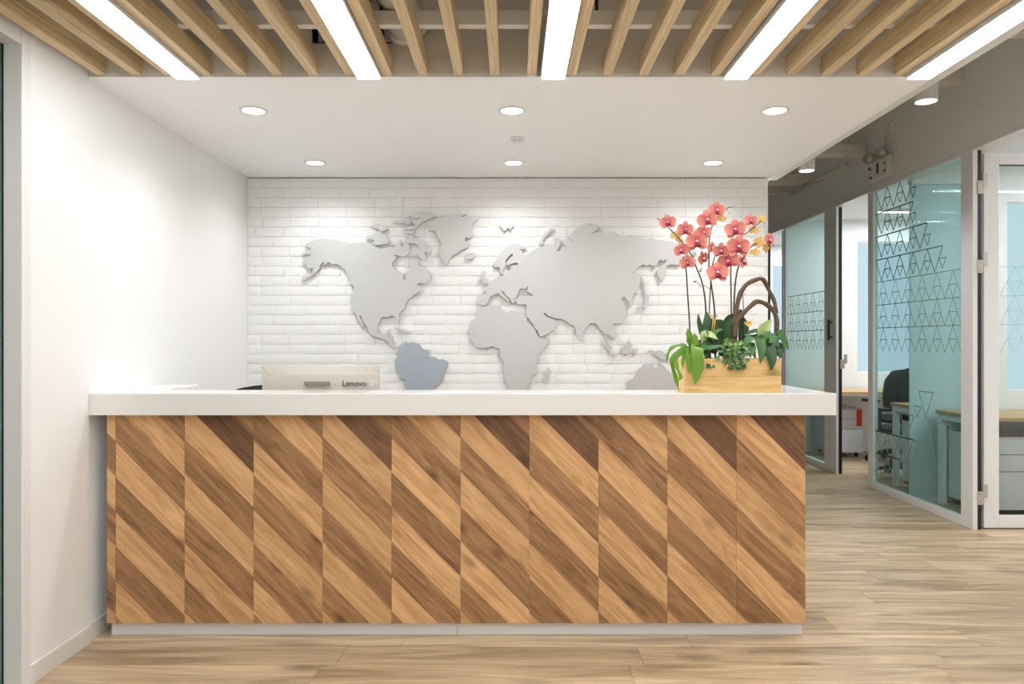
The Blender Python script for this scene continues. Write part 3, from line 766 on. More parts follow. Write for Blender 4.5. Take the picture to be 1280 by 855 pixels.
# ------------------------------------------------------------------ planter box
xb0, xb1, yb0, yb1, zb1 = (857 - 640.5) * 3.21 / FPX, (977.5 - 640.5) * 3.21 / FPX, 3.21, 3.375, ZT + 0.147
box = thing('planter_box', ((xb0 + xb1) / 2, 3.29, ZT), 'pale pine planter box standing on the white countertop', 'planter')
w = 0.014
for z0_, z1_ in ((ZT, ZT + 0.072), (ZT + 0.0725, zb1)):
    c = ((xb0 + xb1) / 2, yb0, (z0_ + z1_) / 2)
    B((xb0, yb0, z0_), (xb1, yb0 + w, z1_)).build('front_board', 'pine', box, bevel=0.001, origin=c)
B((xb0, yb1 - w, ZT), (xb1, yb1, zb1)).build('back_board', 'pine', box, bevel=0.001)
B((xb0, yb0 + w, ZT), (xb0 + w, yb1 - w, zb1)).build('end_board', 'pine', box, bevel=0.001)
B((xb1 - w, yb0 + w, ZT), (xb1, yb1 - w, zb1)).build('end_board', 'pine', box, bevel=0.001)
B((xb0 + w, yb0 + w, ZT + 0.001), (xb1 - w, yb1 - w, zb1 - 0.018)).build('soil', 'soil', box)
ZSOIL = zb1 - 0.02
Q = lambda x, y, d=3.29: at(x, y, d)
G3 = lambda x, y, d=3.29: at(800 + x / 3.168, 240 + y / 3.168, d)


def smooth_path(pts, n=6):
    pts = [Vector(p) for p in pts]; out = []
    P = [pts[0] * 2 - pts[1]] + pts + [pts[-1] * 2 - pts[-2]]
    for i in range(1, len(P) - 2):
        for k in range(n):
            t = k / n; a, b, c, d = P[i - 1], P[i], P[i + 1], P[i + 2]
            out.append(0.5 * ((2 * b) + (c - a) * t + (2 * a - 5 * b + 4 * c - d) * t * t + (3 * b - a - 3 * c + d) * t ** 3))
    out.append(pts[-1])
    return out


def leaf_ribbon(path, width, normal=(0, -1, 0.3), fold=0.18, tip=1.0, wave=0.0, base=0.25, n=5):
    """a leaf blade: centre line, width profile, folded along its midrib"""
    ps = smooth_path(path, n); N = len(ps); rows = []
    nv = Vector(normal).normalized()
    for i, p in enumerate(ps):
        t = i / (N - 1)
        tan = (ps[min(i + 1, N - 1)] - ps[max(i - 1, 0)]).normalized()
        side = tan.cross(nv)
        side = side.normalized() if side.length > 1e-4 else Vector((1, 0, 0))
        up = side.cross(tan).normalized()
        wv = width * (base + (1 - base) * min(1, t / 0.35)) * (1.0 if t < 0.45 else max(0.02, 1 - ((t - 0.45) / 0.55) ** (2.0 * tip)))
        wob = 1 + wave * math.sin(t * 23 + width * 900)
        rows.append([p + side * (wv * q * wob) + up * (abs(q) * wv * fold) for q in (-1, -0.5, 0, 0.5, 1)])
    return MB().quadgrid(rows)


# driftwood
dw = thing('driftwood_branch', Q(920, 452), 'twisted brown driftwood branch arching over the planter', 'branch')
B1 = smooth_path([G3(378, 640, 3.27), G3(377, 570, 3.27), G3(380, 500, 3.27), G3(393, 420, 3.27), G3(420, 370, 3.28), G3(458, 348, 3.29), G3(488, 346, 3.30), G3(510, 384, 3.31), G3(532, 430, 3.31), G3(543, 480, 3.30)])
MB().tube(B1, [0.0115 - 0.003 * i / len(B1) + 0.0009 * math.sin(i * 0.7) for i in range(len(B1))], 9).build('upper_arch', 'bark', dw, smooth=True)
B2 = smooth_path([G3(378, 575, 3.26), G3(384, 520, 3.26), G3(402, 490, 3.26), G3(440, 452, 3.26), G3(466, 434, 3.27), G3(500, 444, 3.28), G3(530, 472, 3.29), G3(543, 510, 3.29), G3(541, 570, 3.29), G3(540, 650, 3.29)])
MB().tube(B2, [0.0105 + 0.0010 * math.sin(i * 0.6 + 1) for i in range(len(B2))], 9).build('lower_arch', 'bark', dw, smooth=True)


# orchid flowers
def petal_mesh(L, W, cup, blunt):
    rows = []
    for i in range(7):
        t = i / 6; wv = W * (math.sin(PI * min(1, (0.06 + 0.94 * t)) ** blunt)) ** 0.6 if t < 1 else W * 0.12
        rows.append([(L * t, wv * q, cup * (t * t * 0.8 - 0.35 * t) + 0.12 * W * q * q - 0.0) for q in (-1, -0.55, 0, 0.55, 1)])
    return MB().quadgrid(rows).mesh('petal')


PM = {}
for key, mat in (('c', 'petal'), ('b', 'petal_back')):
    PM[key] = [petal_mesh(0.041, 0.0215, -0.010, 1.25), petal_mesh(0.040, 0.0135, -0.006, 1.1)]
    for me in PM[key]:
        me.materials.append(M[mat])
        for p in me.polygons: p.use_smooth = True
lipm = MB()
lipm.quadgrid([[(0.010 * q * (1 - 0.5 * abs(t - 0.5)), -0.004 - 0.016 * t, 0.006 + 0.010 * math.sin(PI * t) - 0.004 * q * q) for q in (-1, -0.5, 0, 0.5, 1)] for t in (0, 0.33, 0.66, 1)])
LIP = lipm.mesh('lip'); LIP.materials.append(M['lip'])
clm = MB().tube([(0, 0.0, -0.004), (0, 0.001, 0.008), (0, -0.001, 0.013)], [0.0035, 0.0045, 0.003], 8)
COLUMN = clm.mesh('flower'); COLUMN.materials.append(M['column'])
for me in (LIP, COLUMN):
    for p in me.polygons: p.use_smooth = True


def flower(parent, p, size, yaw=0, pitch=0, roll=0, key='c'):
    """local z faces out of the bloom (towards the viewer when yaw = pitch = 0), local y is up"""
    f = bpy.data.objects.new('flower', COLUMN); COL.objects.link(f)
    f.parent = parent; f.location = Vector(p) - parent.location
    base = Matrix(((1, 0, 0), (0, 0, -1), (0, 1, 0)))
    rot = Matrix.Rotation(yaw, 3, 'Z') @ Matrix.Rotation(pitch, 3, 'X') @ base @ Matrix.Rotation(roll, 3, 'Z')
    f.rotation_euler = rot.to_euler(); s = size * 1.08 / 0.078; f.scale = (s, s, s)
    rf = random.Random(int(abs(p[0]) * 1e5 + abs(p[2]) * 7e4))
    for a, kind, dz in ((PI / 2, 1, -0.002), (PI / 2 + 2.25, 1, -0.002), (PI / 2 - 2.25, 1, -0.002), (0.16, 0, 0.0015), (PI - 0.16, 0, 0.0025)):
        q = bpy.data.objects.new('petal', PM[key][kind]); COL.objects.link(q); q.parent = f
        q.location = (0, 0, dz); q.rotation_euler = (rf.uniform(-.12, .12), rf.uniform(-.22, .12), a + rf.uniform(-.1, .1))
    q = bpy.data.objects.new('lip', LIP); COL.objects.link(q); q.parent = f
    return f


def stem(parent, pts, r0, r1, mat='stem', name='stem'):
    ps = smooth_path(pts, 5); n = len(ps)
    return MB().tube(ps, [r0 + (r1 - r0) * i / (n - 1) for i in range(n)], 7).build(name, mat, parent, smooth=True)


def bud(parent, p, r, d, mat='bud', name='bud'):
    d = Vector(d).normalized() * r * 2.2; p = Vector(p)
    MB().tube([p - d * .5, p - d * .3, p, p + d * .35, p + d * .5], [r * .3, r * .85, r, r * .7, r * .15], 8).build(name, mat, parent, smooth=True)


def orchid(label, basepx, stems, flowers, buds, leaves):
    b = at(basepx, 455, 3.30); b.z = ZSOIL
    t = thing('orchid', b, label, 'orchid', 'coral orchids in the planter')
    for pts, r0, r1 in stems: stem(t, [G3(*p) for p in pts], r0, r1)
    for f in flowers:
        x, y, w_, d = f[:4]; yaw, pit, roll = (list(f[4:7]) + [0, 0, 0])[:3]
        flower(t, G3(x, y, d), w_ / 3.168 * 3.29 / FPX, yaw, pit, roll, f[7] if len(f) > 7 else 'c')
    for x, y, d, r, dr, mt in buds: bud(t, G3(x, y, d), r, dr, mt)
    for path, wd_, nrm in leaves:
        leaf_ribbon([G3(*p) for p in path], wd_, nrm, fold=0.22, base=0.35).build('leaf', 'leaf_dark', t, smooth=True)
    return t


D = 3.29
orchid('coral orchid with sprays arching over the world map', 882,
       [([(262, 660, D), (262, 470, D), (250, 370, D), (225, 300, D), (203, 245, D), (160, 188, D), (115, 143, D), (72, 106, D)], 0.0042, 0.0018),
        ([(200, 660, D), (198, 530, D), (190, 400, D), (184, 310, D), (172, 255, D)], 0.0036, 0.003),
        ([(245, 375, D), (222, 352, D)], 0.0014, 0.0012)],
       [(112, 120, 60, 3.27, -0.2, 0, 0.1), (180, 148, 64, 3.26, 0.1, 0.1, 0), (226, 196, 84, 3.245, 0.0, 0.05, 0.1), (165, 230, 58, 3.26, -0.45, 0, 0.2), (190, 280, 60, 3.26, -0.35, 0, 0.1),
        (250, 262, 56, 3.30, 0.65, 0.2, 0.4), (140, 172, 40, 3.31, 2.4, 0.3, 0.4, 'b'), (158, 190, 36, 3.315, -2.6, 0.2, 0.3, 'b'), (285, 222, 52, 3.285, 0.7, 0, 0.1), (240, 308, 30, 3.28, 1.2, 0.5, 1.0, 'b')],
       [(70, 105, 3.29, 0.0032, (-1, 0, .8), 'bud'), (218, 355, 3.28, 0.0046, (-1, 0, .3), 'lip'), (128, 152, 3.28, 0.003, (0, 0, -1), 'lip')],
       [([(268, 640, 3.28), (250, 575, 3.27), (235, 520, 3.26), (232, 480, 3.26)], 0.0155, (0.5, -1, 0)),
        ([(270, 640, 3.29), (262, 560, 3.28), (268, 500, 3.28), (262, 470, 3.29)], 0.0175, (-0.4, -1, 0)),
        ([(290, 640, 3.31), (310, 580, 3.31), (318, 530, 3.31), (300, 505, 3.31)], 0.0351, (0, -1, 0.1))])
orchid('coral orchid with the tallest spray standing mid planter', 893,
       [([(300, 660, D), (297, 480, D), (287, 390, D), (276, 310, D), (275, 240, D), (280, 160, D), (300, 115, D), (345, 66, D), (366, 60, D)], 0.0042, 0.0016),
        ([(276, 660, 3.30), (276, 480, 3.30), (281, 370, 3.30), (286, 300, 3.30), (298, 255, 3.29)], 0.0028, 0.0025),
        ([(281, 385, 3.30), (262, 375, 3.29), (246, 366, 3.29)], 0.0012, 0.0012)],
       [(268, 110, 76, 3.26, -0.1, 0.05, 0.15), (305, 72, 64, 3.27, 0.1, 0, -0.05), (253, 160, 58, 3.265, 0.1, 0.1, 0), (322, 104, 38, 3.31, 2.8, 0.2, 0.3, 'b'),
        (308, 320, 82, 3.245, 0, -0.15, 0), (323, 232, 60, 3.26, -0.2, 0.3, 0.1)],
       [(373, 58, 3.29, 0.0034, (1, 0, .2), 'bud'), (345, 68, 3.285, 0.0045, (0.6, 0, 1), 'petal'), (355, 83, 3.285, 0.0026, (1, 0, -.4), 'lip')],
       [([(320, 650, 3.31), (345, 590, 3.31), (352, 540, 3.31), (340, 505, 3.31)], 0.0324, (0, -1, 0)),
        ([(300, 620, 3.28), (285, 585, 3.25), (270, 560, 3.235), (262, 552, 3.23)], 0.0169, (0, -0.7, 1))])
orchid('coral orchid with two sprays leaning over the driftwood', 917,
       [([(372, 660, D), (374, 440, D), (385, 320, D), (410, 262, D), (440, 218, D), (480, 196, D), (520, 188, D)], 0.0042, 0.0018),
        ([(362, 660, 3.30), (363, 460, 3.30), (361, 300, 3.30), (372, 250, 3.29), (398, 186, 3.285), (440, 150, 3.285), (482, 114, 3.285)], 0.0036, 0.0018),
        ([(410, 650, 3.31), (411, 470, 3.31), (407, 385, 3.31)], 0.0026, 0.0015)],
       [(378, 148, 78, 3.255, -0.1, 0.0, 0.15), (440, 113, 52, 3.27, 0.1, 0, 0), (392, 216, 88, 3.245, 0, 0.05, 0), (352, 272, 78, 3.27, -0.5, 0.25, 0.2), (408, 276, 58, 3.30, 0.7, -0.2, 0.3),
        (512, 190, 54, 3.27, 0.6, 0, -0.1), (470, 200, 50, 3.285, 2.2, 0.2, 0.4, 'b'), (456, 238, 40, 3.28, 2.7, 0.5, 0.2, 'b'), (452, 150, 38, 3.30, 2.7, 0.2, 0.2, 'b'), (485, 108, 36, 3.28, 2.2, 0.1, 0.1, 'b'), (500, 222, 38, 3.29, 2.0, 0.3, 0.6, 'b')],
       [(494, 122, 3.28, 0.003, (1, 0, -.2), 'lip'), (372, 366, 3.29, 0.003, (0, 0, 1), 'petal'), (396, 400, 3.30, 0.0026, (0, 0, 1), 'petal'), (416, 404, 3.30, 0.0026, (0, 0, 1), 'petal'), (530, 212, 3.28, 0.0034, (.4, 0, -1), 'lip')],
       [([(372, 640, 3.30), (345, 560, 3.30), (350, 510, 3.30), (372, 480, 3.30)], 0.0230, (0, -1, 0)),
        ([(395, 650, 3.32), (410, 580, 3.32), (408, 520, 3.32), (395, 480, 3.32)], 0.0243, (0, -1, 0)),
        ([(400, 630, 3.30), (405, 540, 3.32), (400, 480, 3.33), (398, 462, 3.33)], 0.0135, (0, -1, 0))])

# bird's nest fern drooping over the front
K1 = lambda x, y, d: at(830 + x / 7.435, 380 + y / 7.435, d)
fern = thing('strap_fern', K1(290, 500, 3.25), 'bright green strap leaved fern drooping over the planter edge', 'plant')
for path, wd_, nrm, wv in [
    ([(285, 560, 3.26), (300, 400, 3.23), (310, 430, 3.19), (320, 560, 3.185), (305, 660, 3.185), (292, 750, 3.185)], 0.026, (0, -1, .1), 0.05),
    ([(285, 560, 3.26), (262, 440, 3.23), (245, 470, 3.195), (245, 560, 3.19), (238, 640, 3.19)], 0.019, (0, -1, .1), 0.12),
    ([(280, 560, 3.27), (262, 400, 3.27), (240, 300, 3.27), (222, 225, 3.27)], 0.016, (0, -1, 0), 0.15),
    ([(285, 540, 3.26), (285, 420, 3.25), (290, 330, 3.25), (285, 270, 3.25)], 0.016, (0, -1, 0), 0.1),
    ([(280, 540, 3.26), (240, 430, 3.25), (170, 420, 3.23), (95, 490, 3.22), (80, 570, 3.215), (110, 680, 3.21), (130, 760, 3.205), (145, 812, 3.20)], 0.0105, (0.2, -1, .3), 0.25),
    ([(280, 540, 3.27), (220, 400, 3.27), (150, 385, 3.27), (75, 410, 3.27), (40, 470, 3.27), (30, 555, 3.27)], 0.0075, (0, -1, .5), 0.3),
    ([(280, 540, 3.26), (200, 440, 3.23), (120, 510, 3.21), (125, 600, 3.2), (160, 680, 3.195), (120, 720, 3.195)], 0.0095, (0.2, -1, .2), 0.3),
    ([(280, 540, 3.26), (215, 460, 3.23), (180, 520, 3.205), (180, 610, 3.2)], 0.009, (0, -1, .2), 0.2)]:
    leaf_ribbon([K1(*p) for p in path], wd_, nrm, fold=0.12, wave=wv, tip=1.4, base=0.4).build('leaf', 'leaf_fern', fern, smooth=True)

# pale pink anthurium-like leaves: broad leaved plant behind the fern
bl = thing('broadleaf_plant', K1(400, 490, 3.27), 'broad leaved plant with one pale lime leaf behind the fern', 'plant')
for path, wd_, mat, nrm in [
    ([(390, 500, 3.27), (370, 300, 3.25), (440, 290, 3.235), (505, 330, 3.23)], 0.0189, 'leaf_pale', (0.2, -1, .7)),
    ([(400, 500, 3.26), (350, 420, 3.235), (450, 405, 3.225), (555, 385, 3.225)], 0.0182, 'leaf_mid', (0, -0.8, 1)),
    ([(400, 500, 3.28), (330, 380, 3.26), (420, 350, 3.25), (480, 370, 3.245)], 0.0168, 'leaf_dark', (0, -1, .8)),
    ([(420, 500, 3.29), (470, 290, 3.28), (510, 245, 3.275), (552, 240, 3.27)], 0.0098, 'leaf_ivy', (0, -1, .8)),
    ([(400, 520, 3.29), (440, 260, 3.30), (455, 190, 3.30), (440, 130, 3.30)], 0.0224, 'leaf_mid', (0, -1, .2)),
    ([(440, 520, 3.27), (410, 450, 3.25), (400, 470, 3.24), (380, 500, 3.235)], 0.0168, 'leaf_dark', (0, -1, .5))]:
    leaf_ribbon([K1(*p) for p in path], wd_, nrm, fold=0.2, base=0.15).build('leaf', mat, bl, smooth=True)
for path in ([(440, 300, 3.28), (460, 135, 3.28), (430, 105, 3.275), (405, 75, 3.27)], [(460, 300, 3.28), (480, 140, 3.28), (495, 115, 3.275), (498, 85, 3.27)]):
    o = leaf_ribbon([K1(*p) for p in path], 0.0035, (0, -1, 0), base=0.1)
    o.build('spathe', 'petal_back', bl, smooth=True)

# ivy
ivy = thing('ivy_plant', G3(385, 640, 3.25), 'small leaved green ivy trailing over the middle of the planter', 'plant')
iv = MB()
pr = [(0, 0), (-.42, .18), (-.5, .55), (-.2, .55), (0, 1.0), (.2, .55), (.5, .55), (.42, .18)]
iv.v = [(x, y, 0.12 * abs(x)) for x, y in pr] + [(0, .45, -0.05)]
iv.f = [(8, i, (i + 1) % 8) for i in range(8)]
IV = []
for mt in ('leaf_ivy', 'leaf_mid', 'leaf_dark', 'leaf_lime'):
    me = iv.mesh('leaf'); me.materials.append(M[mt]); IV.append(me)
ri = random.Random(5)
for i in range(120):
    u, v = ri.gauss(0, 1), ri.random()
    x = 385 + u * 36 - 6 * v; y = 590 + v * 112 - 6
    if i < 24: x, y = 375 + ri.gauss(0, 22), 596 + ri.random() * 28
    d = 3.275 - 0.075 * min(1, (y - 585) / 70) + ri.uniform(-.012, .006)
    if y > 648: d = min(d, 3.203)
    o = bpy.data.objects.new('leaf', IV[ri.randrange(3) if y > 622 else 3]); COL.objects.link(o)  # upper leaves take the lighter lime green
    o.parent = ivy; o.location = G3(x, y, d) - ivy.location
    s = ri.uniform(0.017, 0.030); o.scale = (s, s, s)
    o.rotation_euler = (PI / 2 + ri.uniform(-.9, .5), 0, 0)
    o.rotation_euler = (Matrix.Rotation(ri.uniform(-.7, .7), 3, 'Z') @ Matrix.Rotation(PI / 2 + ri.uniform(-.8, .4), 3, 'X') @ Matrix.Rotation(PI + ri.uniform(-1.4, 1.4), 3, 'Z')).to_euler()
for i in range(9):
    x = 385 + ri.uniform(-50, 50); e = x + ri.uniform(-25, 25)
    stem(ivy, [G3(385 + (x - 385) * .3, 640, 3.26), G3(x, 620, 3.225), G3(e, 690 + ri.uniform(-20, 30), 3.2)], 0.0009, 0.0007, 'gstem', 'vine')

# dark lanceolate plant on the right with one pale leaf
K2 = lambda x, y, d: at(900 + x / 5.34, 320 + y / 5.34, d)
rp = thing('lance_leaf_plant', K2(320, 700, 3.27), 'dark green lance leaved plant at the end of the planter', 'plant')
for path, wd_, mat, nrm in [
    ([(300, 680, 3.27), (262, 545, 3.23), (278, 620, 3.205), (272, 722, 3.2)], 0.0230, 'leaf_mid', (0, -1, .2)),
    ([(320, 680, 3.27), (320, 590, 3.225), (345, 680, 3.2), (345, 770, 3.195)], 0.0263, 'leaf_dark', (0, -1, .2)),
    ([(340, 680, 3.26), (320, 560, 3.23), (360, 560, 3.215), (398, 610, 3.21)], 0.0257, 'leaf_mid', (0, -1, .5)),
    ([(350, 680, 3.28), (390, 520, 3.27), (430, 570, 3.26), (462, 630, 3.255)], 0.0196, 'leaf_mid', (0.3, -1, .3)),
    ([(300, 680, 3.27), (240, 545, 3.26), (190, 560, 3.245), (160, 600, 3.24)], 0.0203, 'leaf_mid', (0, -1, .8)),
    ([(300, 680, 3.28), (270, 520, 3.27), (210, 515, 3.265), (160, 530, 3.26)], 0.0162, 'leaf_dark', (0, -1, 1)),
    ([(340, 690, 3.26), (330, 600, 3.235), (390, 640, 3.22), (405, 690, 3.215)], 0.0175, 'leaf_dark', (0, -1, .4)),
    ([(320, 690, 3.28), (300, 600, 3.25), (310, 640, 3.225), (330, 700, 3.215)], 0.0189, 'leaf_dark', (0, -1, .4)),
    ([(320, 660, 3.27), (285, 520, 3.25), (310, 470, 3.245), (350, 420, 3.245)], 0.0250, 'leaf_pale', (0.1, -1, .2)),
    ([(360, 680, 3.29), (390, 600, 3.28), (410, 630, 3.27), (412, 680, 3.265)], 0.0162, 'leaf_dark', (0, -1, .3)),
    ([(240, 690, 3.27), (215, 600, 3.24), (215, 630, 3.22), (225, 670, 3.21)], 0.0189, 'leaf_mid', (0, -1, .4))]:
    leaf_ribbon([K2(*p) for p in path], wd_, nrm, fold=0.25, base=0.1).build('leaf', mat, rp, smooth=True)
yf = thing('yellow_bloom', K2(190, 640, 3.25), 'single small yellow flower between driftwood and lance leaves', 'flower')
stem(yf, [K2(190, 640, 3.27), K2(188, 540, 3.262), K2(190, 470, 3.26)], 0.0014, 0.0012, 'gstem')
for a in range(7):
    r_ = 2 * PI * a / 7; c = K2(195, 452, 3.255)
    e = c + Vector((math.cos(r_) * .013, -.006, math.sin(r_) * .013))
    leaf_ribbon([c, (c + e) / 2 + Vector((0, -.002, 0)), e], 0.0055, (0, -1, 0), base=0.4, n=3).build('petal', 'yel', yf, smooth=True)
leaf_ribbon([K2(188, 470, 3.255), K2(175, 450, 3.25), K2(165, 440, 3.25)], 0.004, (0, -1, 0), base=0.4, n=3).build('petal', 'plinth', yf, smooth=True)

# ------------------------------------------------------------------ corridor bulkhead, beams, glass office fronts
ZG = 2.60             # head of the glass fronts
struct(B((XG - 0.03, -2.5, ZG + 0.02), (XG + 0.15, 6.50, ZC)).build('wall_right', 'grey_wall'), 'warm grey bulkhead above the near office door and glass', 'wall')
struct(B((XG, 6.50, ZG + 0.02), (XG + 0.15, 13, ZC)).build('wall_right_far', 'grey_wall'), 'grey bulkhead above the farther offices', 'wall')
struct(B((XG - 0.035, 1.5, ZG - 0.012), (XG + 0.10, 13, ZG + 0.02)).build('trim_3', 'frame', bevel=0.002), 'white head rail running above the glass office fronts', 'trim')
for y, z0_, wy in ((4.35, 3.09, .10), (5.15, 3.08, .10), (6.62, 2.955, .16), (7.9, 2.98, .2), (8.5, 2.98, .16), (9.4, 2.98, .2)):
    tag(B((1.86 if y < 5.2 else 1.2, y, z0_), (XG + 0.0 if y > 6.5 else XG - 0.03, y + wy, z0_ + 0.09)).build('ceiling_beam', 'beam', bevel=0.006),
        {4.35: 'offwhite service beam over the corridor beside the nearer cylinder spotlight', 5.15: 'offwhite service beam over the corridor above the near office door', 6.62: 'offwhite service beam over the corridor ending at the emergency light', 7.9: 'offwhite service beam crossing the corridor beyond the conduit', 8.5: 'second offwhite service beam beyond the conduit', 9.4: 'farthest offwhite service beam across the corridor'}[y], 'beam', 'service beams across the corridor ceiling')
cd = thing('wall_conduit', (XG - 0.02, 7.7, 2.94), 'thin pale conduit fixed along the farther grey bulkhead', 'conduit')
MB().tube([(XG - 0.014, 7.0, 2.95), (XG - 0.014, 8.45, 2.95)], 0.018, 10).build('pipe', 'beam', cd, smooth=True)
for y in (7.1, 7.7, 8.3):
    B((XG - 0.036, y, 2.93), (XG, y + 0.02, 2.972)).build('clip', 'beam', cd)
struct(B((-1.9, 13.0, 0), (7.5, 13.1, ZC)).build('wall_end', 'office_white'), 'pale wall at the far end of the corridor', 'wall')

# emergency twin lamp unit
em = thing('emergency_light', (XG - 0.03, 6.3, 2.65), 'white twin head emergency light box on the warm grey bulkhead', 'emergency light')
xw = XG - 0.03
B((xw - 0.05, 6.12, 2.655), (xw, 6.46, 2.82)).build('battery_box', 'led_body', em, bevel=0.006)
for y0_, y1_, z0_, z1_, mt in ((6.26, 6.30, 2.70, 2.79, 'ink'), (6.145, 6.175, 2.69, 2.71, 'ink'), (6.145, 6.175, 2.75, 2.775, 'vent'), (6.38, 6.42, 2.68, 2.70, 'ink'), (6.40, 6.44, 2.765, 2.785, 'ink'), (6.37, 6.43, 2.755, 2.762, 'ink')):
    B((xw - 0.0515, y0_, z0_), (xw - 0.049, y1_, z1_)).build('panel_mark', mt, em)
for y in (6.20, 6.40):
    c = Vector((xw - 0.045, y, 2.87))
    lp = MB().tube([c + Vector((0.02, 0, -0.01)), c + Vector((-0.01, -.01, 0)), c + Vector((-0.035, -.03, -.02)), c + Vector((-0.05, -.04, -.03))], [0.012, 0.034, 0.044, 0.046], 16).build('lamp_head', 'alu', em, smooth=True)
    MB().tube([c + Vector((-0.051, -.041, -.031)), c + Vector((-0.054, -.043, -.033))], 0.04, 16).build('lamp_lens', 'glass_clear', lp)
    MB().tube([(xw - 0.03, y, 2.815), (xw - 0.03, y, 2.86)], 0.009, 8).build('neck', 'alu', em)
B((xw - 0.03, 6.10, 3.0), (xw, 6.20, 3.09)).build('junction_box', 'beam', em, bevel=0.005)
MB().tube(smooth_path([(xw - 0.012, 6.25, 2.95), (xw - 0.012, 6.12, 2.93), (xw - 0.012, 6.04, 2.86), (xw - 0.012, 6.07, 2.78), (xw - 0.012, 6.13, 2.76)]), 0.006, 6).build('cable', 'led_body', em, smooth=True)
MB().tube([(xw - 0.012, 6.22, 2.84), (xw - 0.012, 6.22, 3.02)], 0.008, 6).build('cable', 'led_body', em, smooth=True)


def tri_lines(mb, a, b, c, th, put):
    P = [Vector(a), Vector(b), Vector(c)]
    for i in range(3):
        p, q = P[i], P[(i + 1) % 3]; t = (q - p).normalized(); nrm = Vector((-t.y, t.x)) * th
        mb.v += [put(p - nrm), put(q - nrm), put(q + nrm), put(p + nrm)]
        k = len(mb.v); mb.f.append((k - 4, k - 3, k - 2, k - 1))


def seg(mb, p, q, th, put):
    p, q = Vector(p), Vector(q); t = (q - p).normalized(); nrm = Vector((-t.y, t.x)) * th
    mb.v += [put(p - nrm), put(q - nrm), put(q + nrm), put(p + nrm)]
    k = len(mb.v); mb.f.append((k - 4, k - 3, k - 2, k - 1))


def pattern(u0, u1, put, upper=True, lower=True, far_at_high_u=True):
    """line triangles of the window film; u runs along the glass, z up"""
    mb = MB(); P = 0.2
    rows_ = [1.795, 1.597, 1.40]
    nn = int((u1 - u0) / P)
    for z in rows_:
        seg(mb, (u0, z), (u1, z), 0.0035, put)
        k = 0
        while u0 + (k + 1) * P <= u1 + 0.001:
            a = u0 + k * P
            seg(mb, (a, z - 0.197), (a + P / 2, z), 0.003, put); seg(mb, (a + P / 2, z), (a + P, z - 0.197), 0.003, put)
            seg(mb, (a + .05, z - 0.10), (a + .15, z - 0.10), 0.003, put)
            seg(mb, (a + .05, z - 0.10), (a + .10, z - 0.197), 0.003, put); seg(mb, (a + .15, z - 0.10), (a + .10, z - 0.197), 0.003, put)
            k += 1
    if upper:
        for r_ in range(4):
            z = 1.797 + 0.2 * r_; b = u1
            lim = u0 + 0.20 + 0.12 * r_
            while b - P >= lim - 0.001:
                th = 0.0055
                tri_lines(mb, (b - P, z + .19), (b, z + .19), (b - P / 2, z + 0.005), th, put)
                tri_lines(mb, (b - P - .045, z + .10), (b - P + .045, z + .10), (b - P, z + .02), th * .8, put)
                b -= P
    if lower:
        for r_, z in enumerate((0.51, 0.32)):
            seg(mb, (u1, z), (u1 - 0.72 + 0.15 * r_, z), 0.004, put)
            b = u1
            while b - P > u1 - 0.74 + 0.15 * r_:
                tri_lines(mb, (b - P, z), (b, z), (b - P / 2, z - .185), .006, put)
                tri_lines(mb, (b - P - .045, z - .07), (b - P + .045, z - .07), (b - P, z - .15), .005, put)
                b -= P
        tri_lines(mb, (u0 + .12, 0.68), (u0 + .42, 0.68), (u0 + .27, 0.25), .004, put)
        tri_lines(mb, (u0 + .35, 0.90), (u0 + .55, 0.90), (u0 + .45, 0.70), .004, put)
        tri_lines(mb, (u0 + .52, 0.78), (u0 + .62, 0.78), (u0 + .57, 0.69), .004, put)
        tri_lines(mb, (u0 + .62, 0.70), (u0 + .82, 0.70), (u0 + .72, 0.50), .004, put)
    return mb


def glass_front(name, y0_, y1_, label, st_near=0.10, st_far=0.05, decal=True, handle=False, cat='glass partition', fm='frame'):
    t = thing(name, (XG, (y0_ + y1_) / 2, 0), label, cat)
    xa, xb = XG - 0.022, XG + 0.022
    B((xa, y0_, 0), (xb, y0_ + st_near, ZG)).build('stile', fm, t, bevel=0.002)
    B((xa, y1_ - st_far, 0), (xb, y1_, ZG)).build('stile', fm, t, bevel=0.002)
    B((xa, y0_ + st_near, 0), (xb, y1_ - st_far, 0.06)).build('bottom_rail', fm, t, bevel=0.002)
    B((xa, y0_ + st_near, ZG - 0.02), (xb, y1_ - st_far, ZG)).build('top_rail', fm, t, bevel=0.002)
    ga, gb = y0_ + st_near, y1_ - st_far
    pane = B((XG - 0.005, ga, 0.06), (XG + 0.005, gb, ZG - 0.02)).build('pane', 'glass', t)
    B((XG - 0.008, ga - 0.001, 0.06), (XG + 0.008, ga + 0.008, ZG - 0.02)).build('seal', 'gasket', t)
    if decal:
        put = lambda p: (XG - 0.0062, p.x, p.y)
        pattern(ga + 0.02, gb - 0.02, put, decal == 1, decal == 1).build('triangle_film', 'decal', pane)
    if handle:
        MB().box((xa - 0.045, y0_ + 0.03, 1.30), (xa - 0.032, y0_ + 0.06, 1.50)).box((xa - 0.035, y0_ + 0.04, 1.32), (xa, y0_ + 0.05, 1.335)).box((xa - 0.035, y0_ + 0.04, 1.465), (xa, y0_ + 0.05, 1.48)).build('pull_handle', 'black', t)
    return t


def hinge_at(parent, x, y, z):
    h = MB().box((x - 0.012, y - 0.004, z), (x + 0.030, y + 0.004, z + 0.09)).box((x + 0.025, y - 0.006, z + 0.05), (x + 0.055, y + 0.004, z + 0.14)).build('hinge', 'hinge', parent, bevel=0.001)
    for q in (0.02, 0.07):
        B((x - 0.004, y - 0.0055, z + q), (x + 0.003, y - 0.003, z + q + 0.006)).build('screw', 'ink', h)


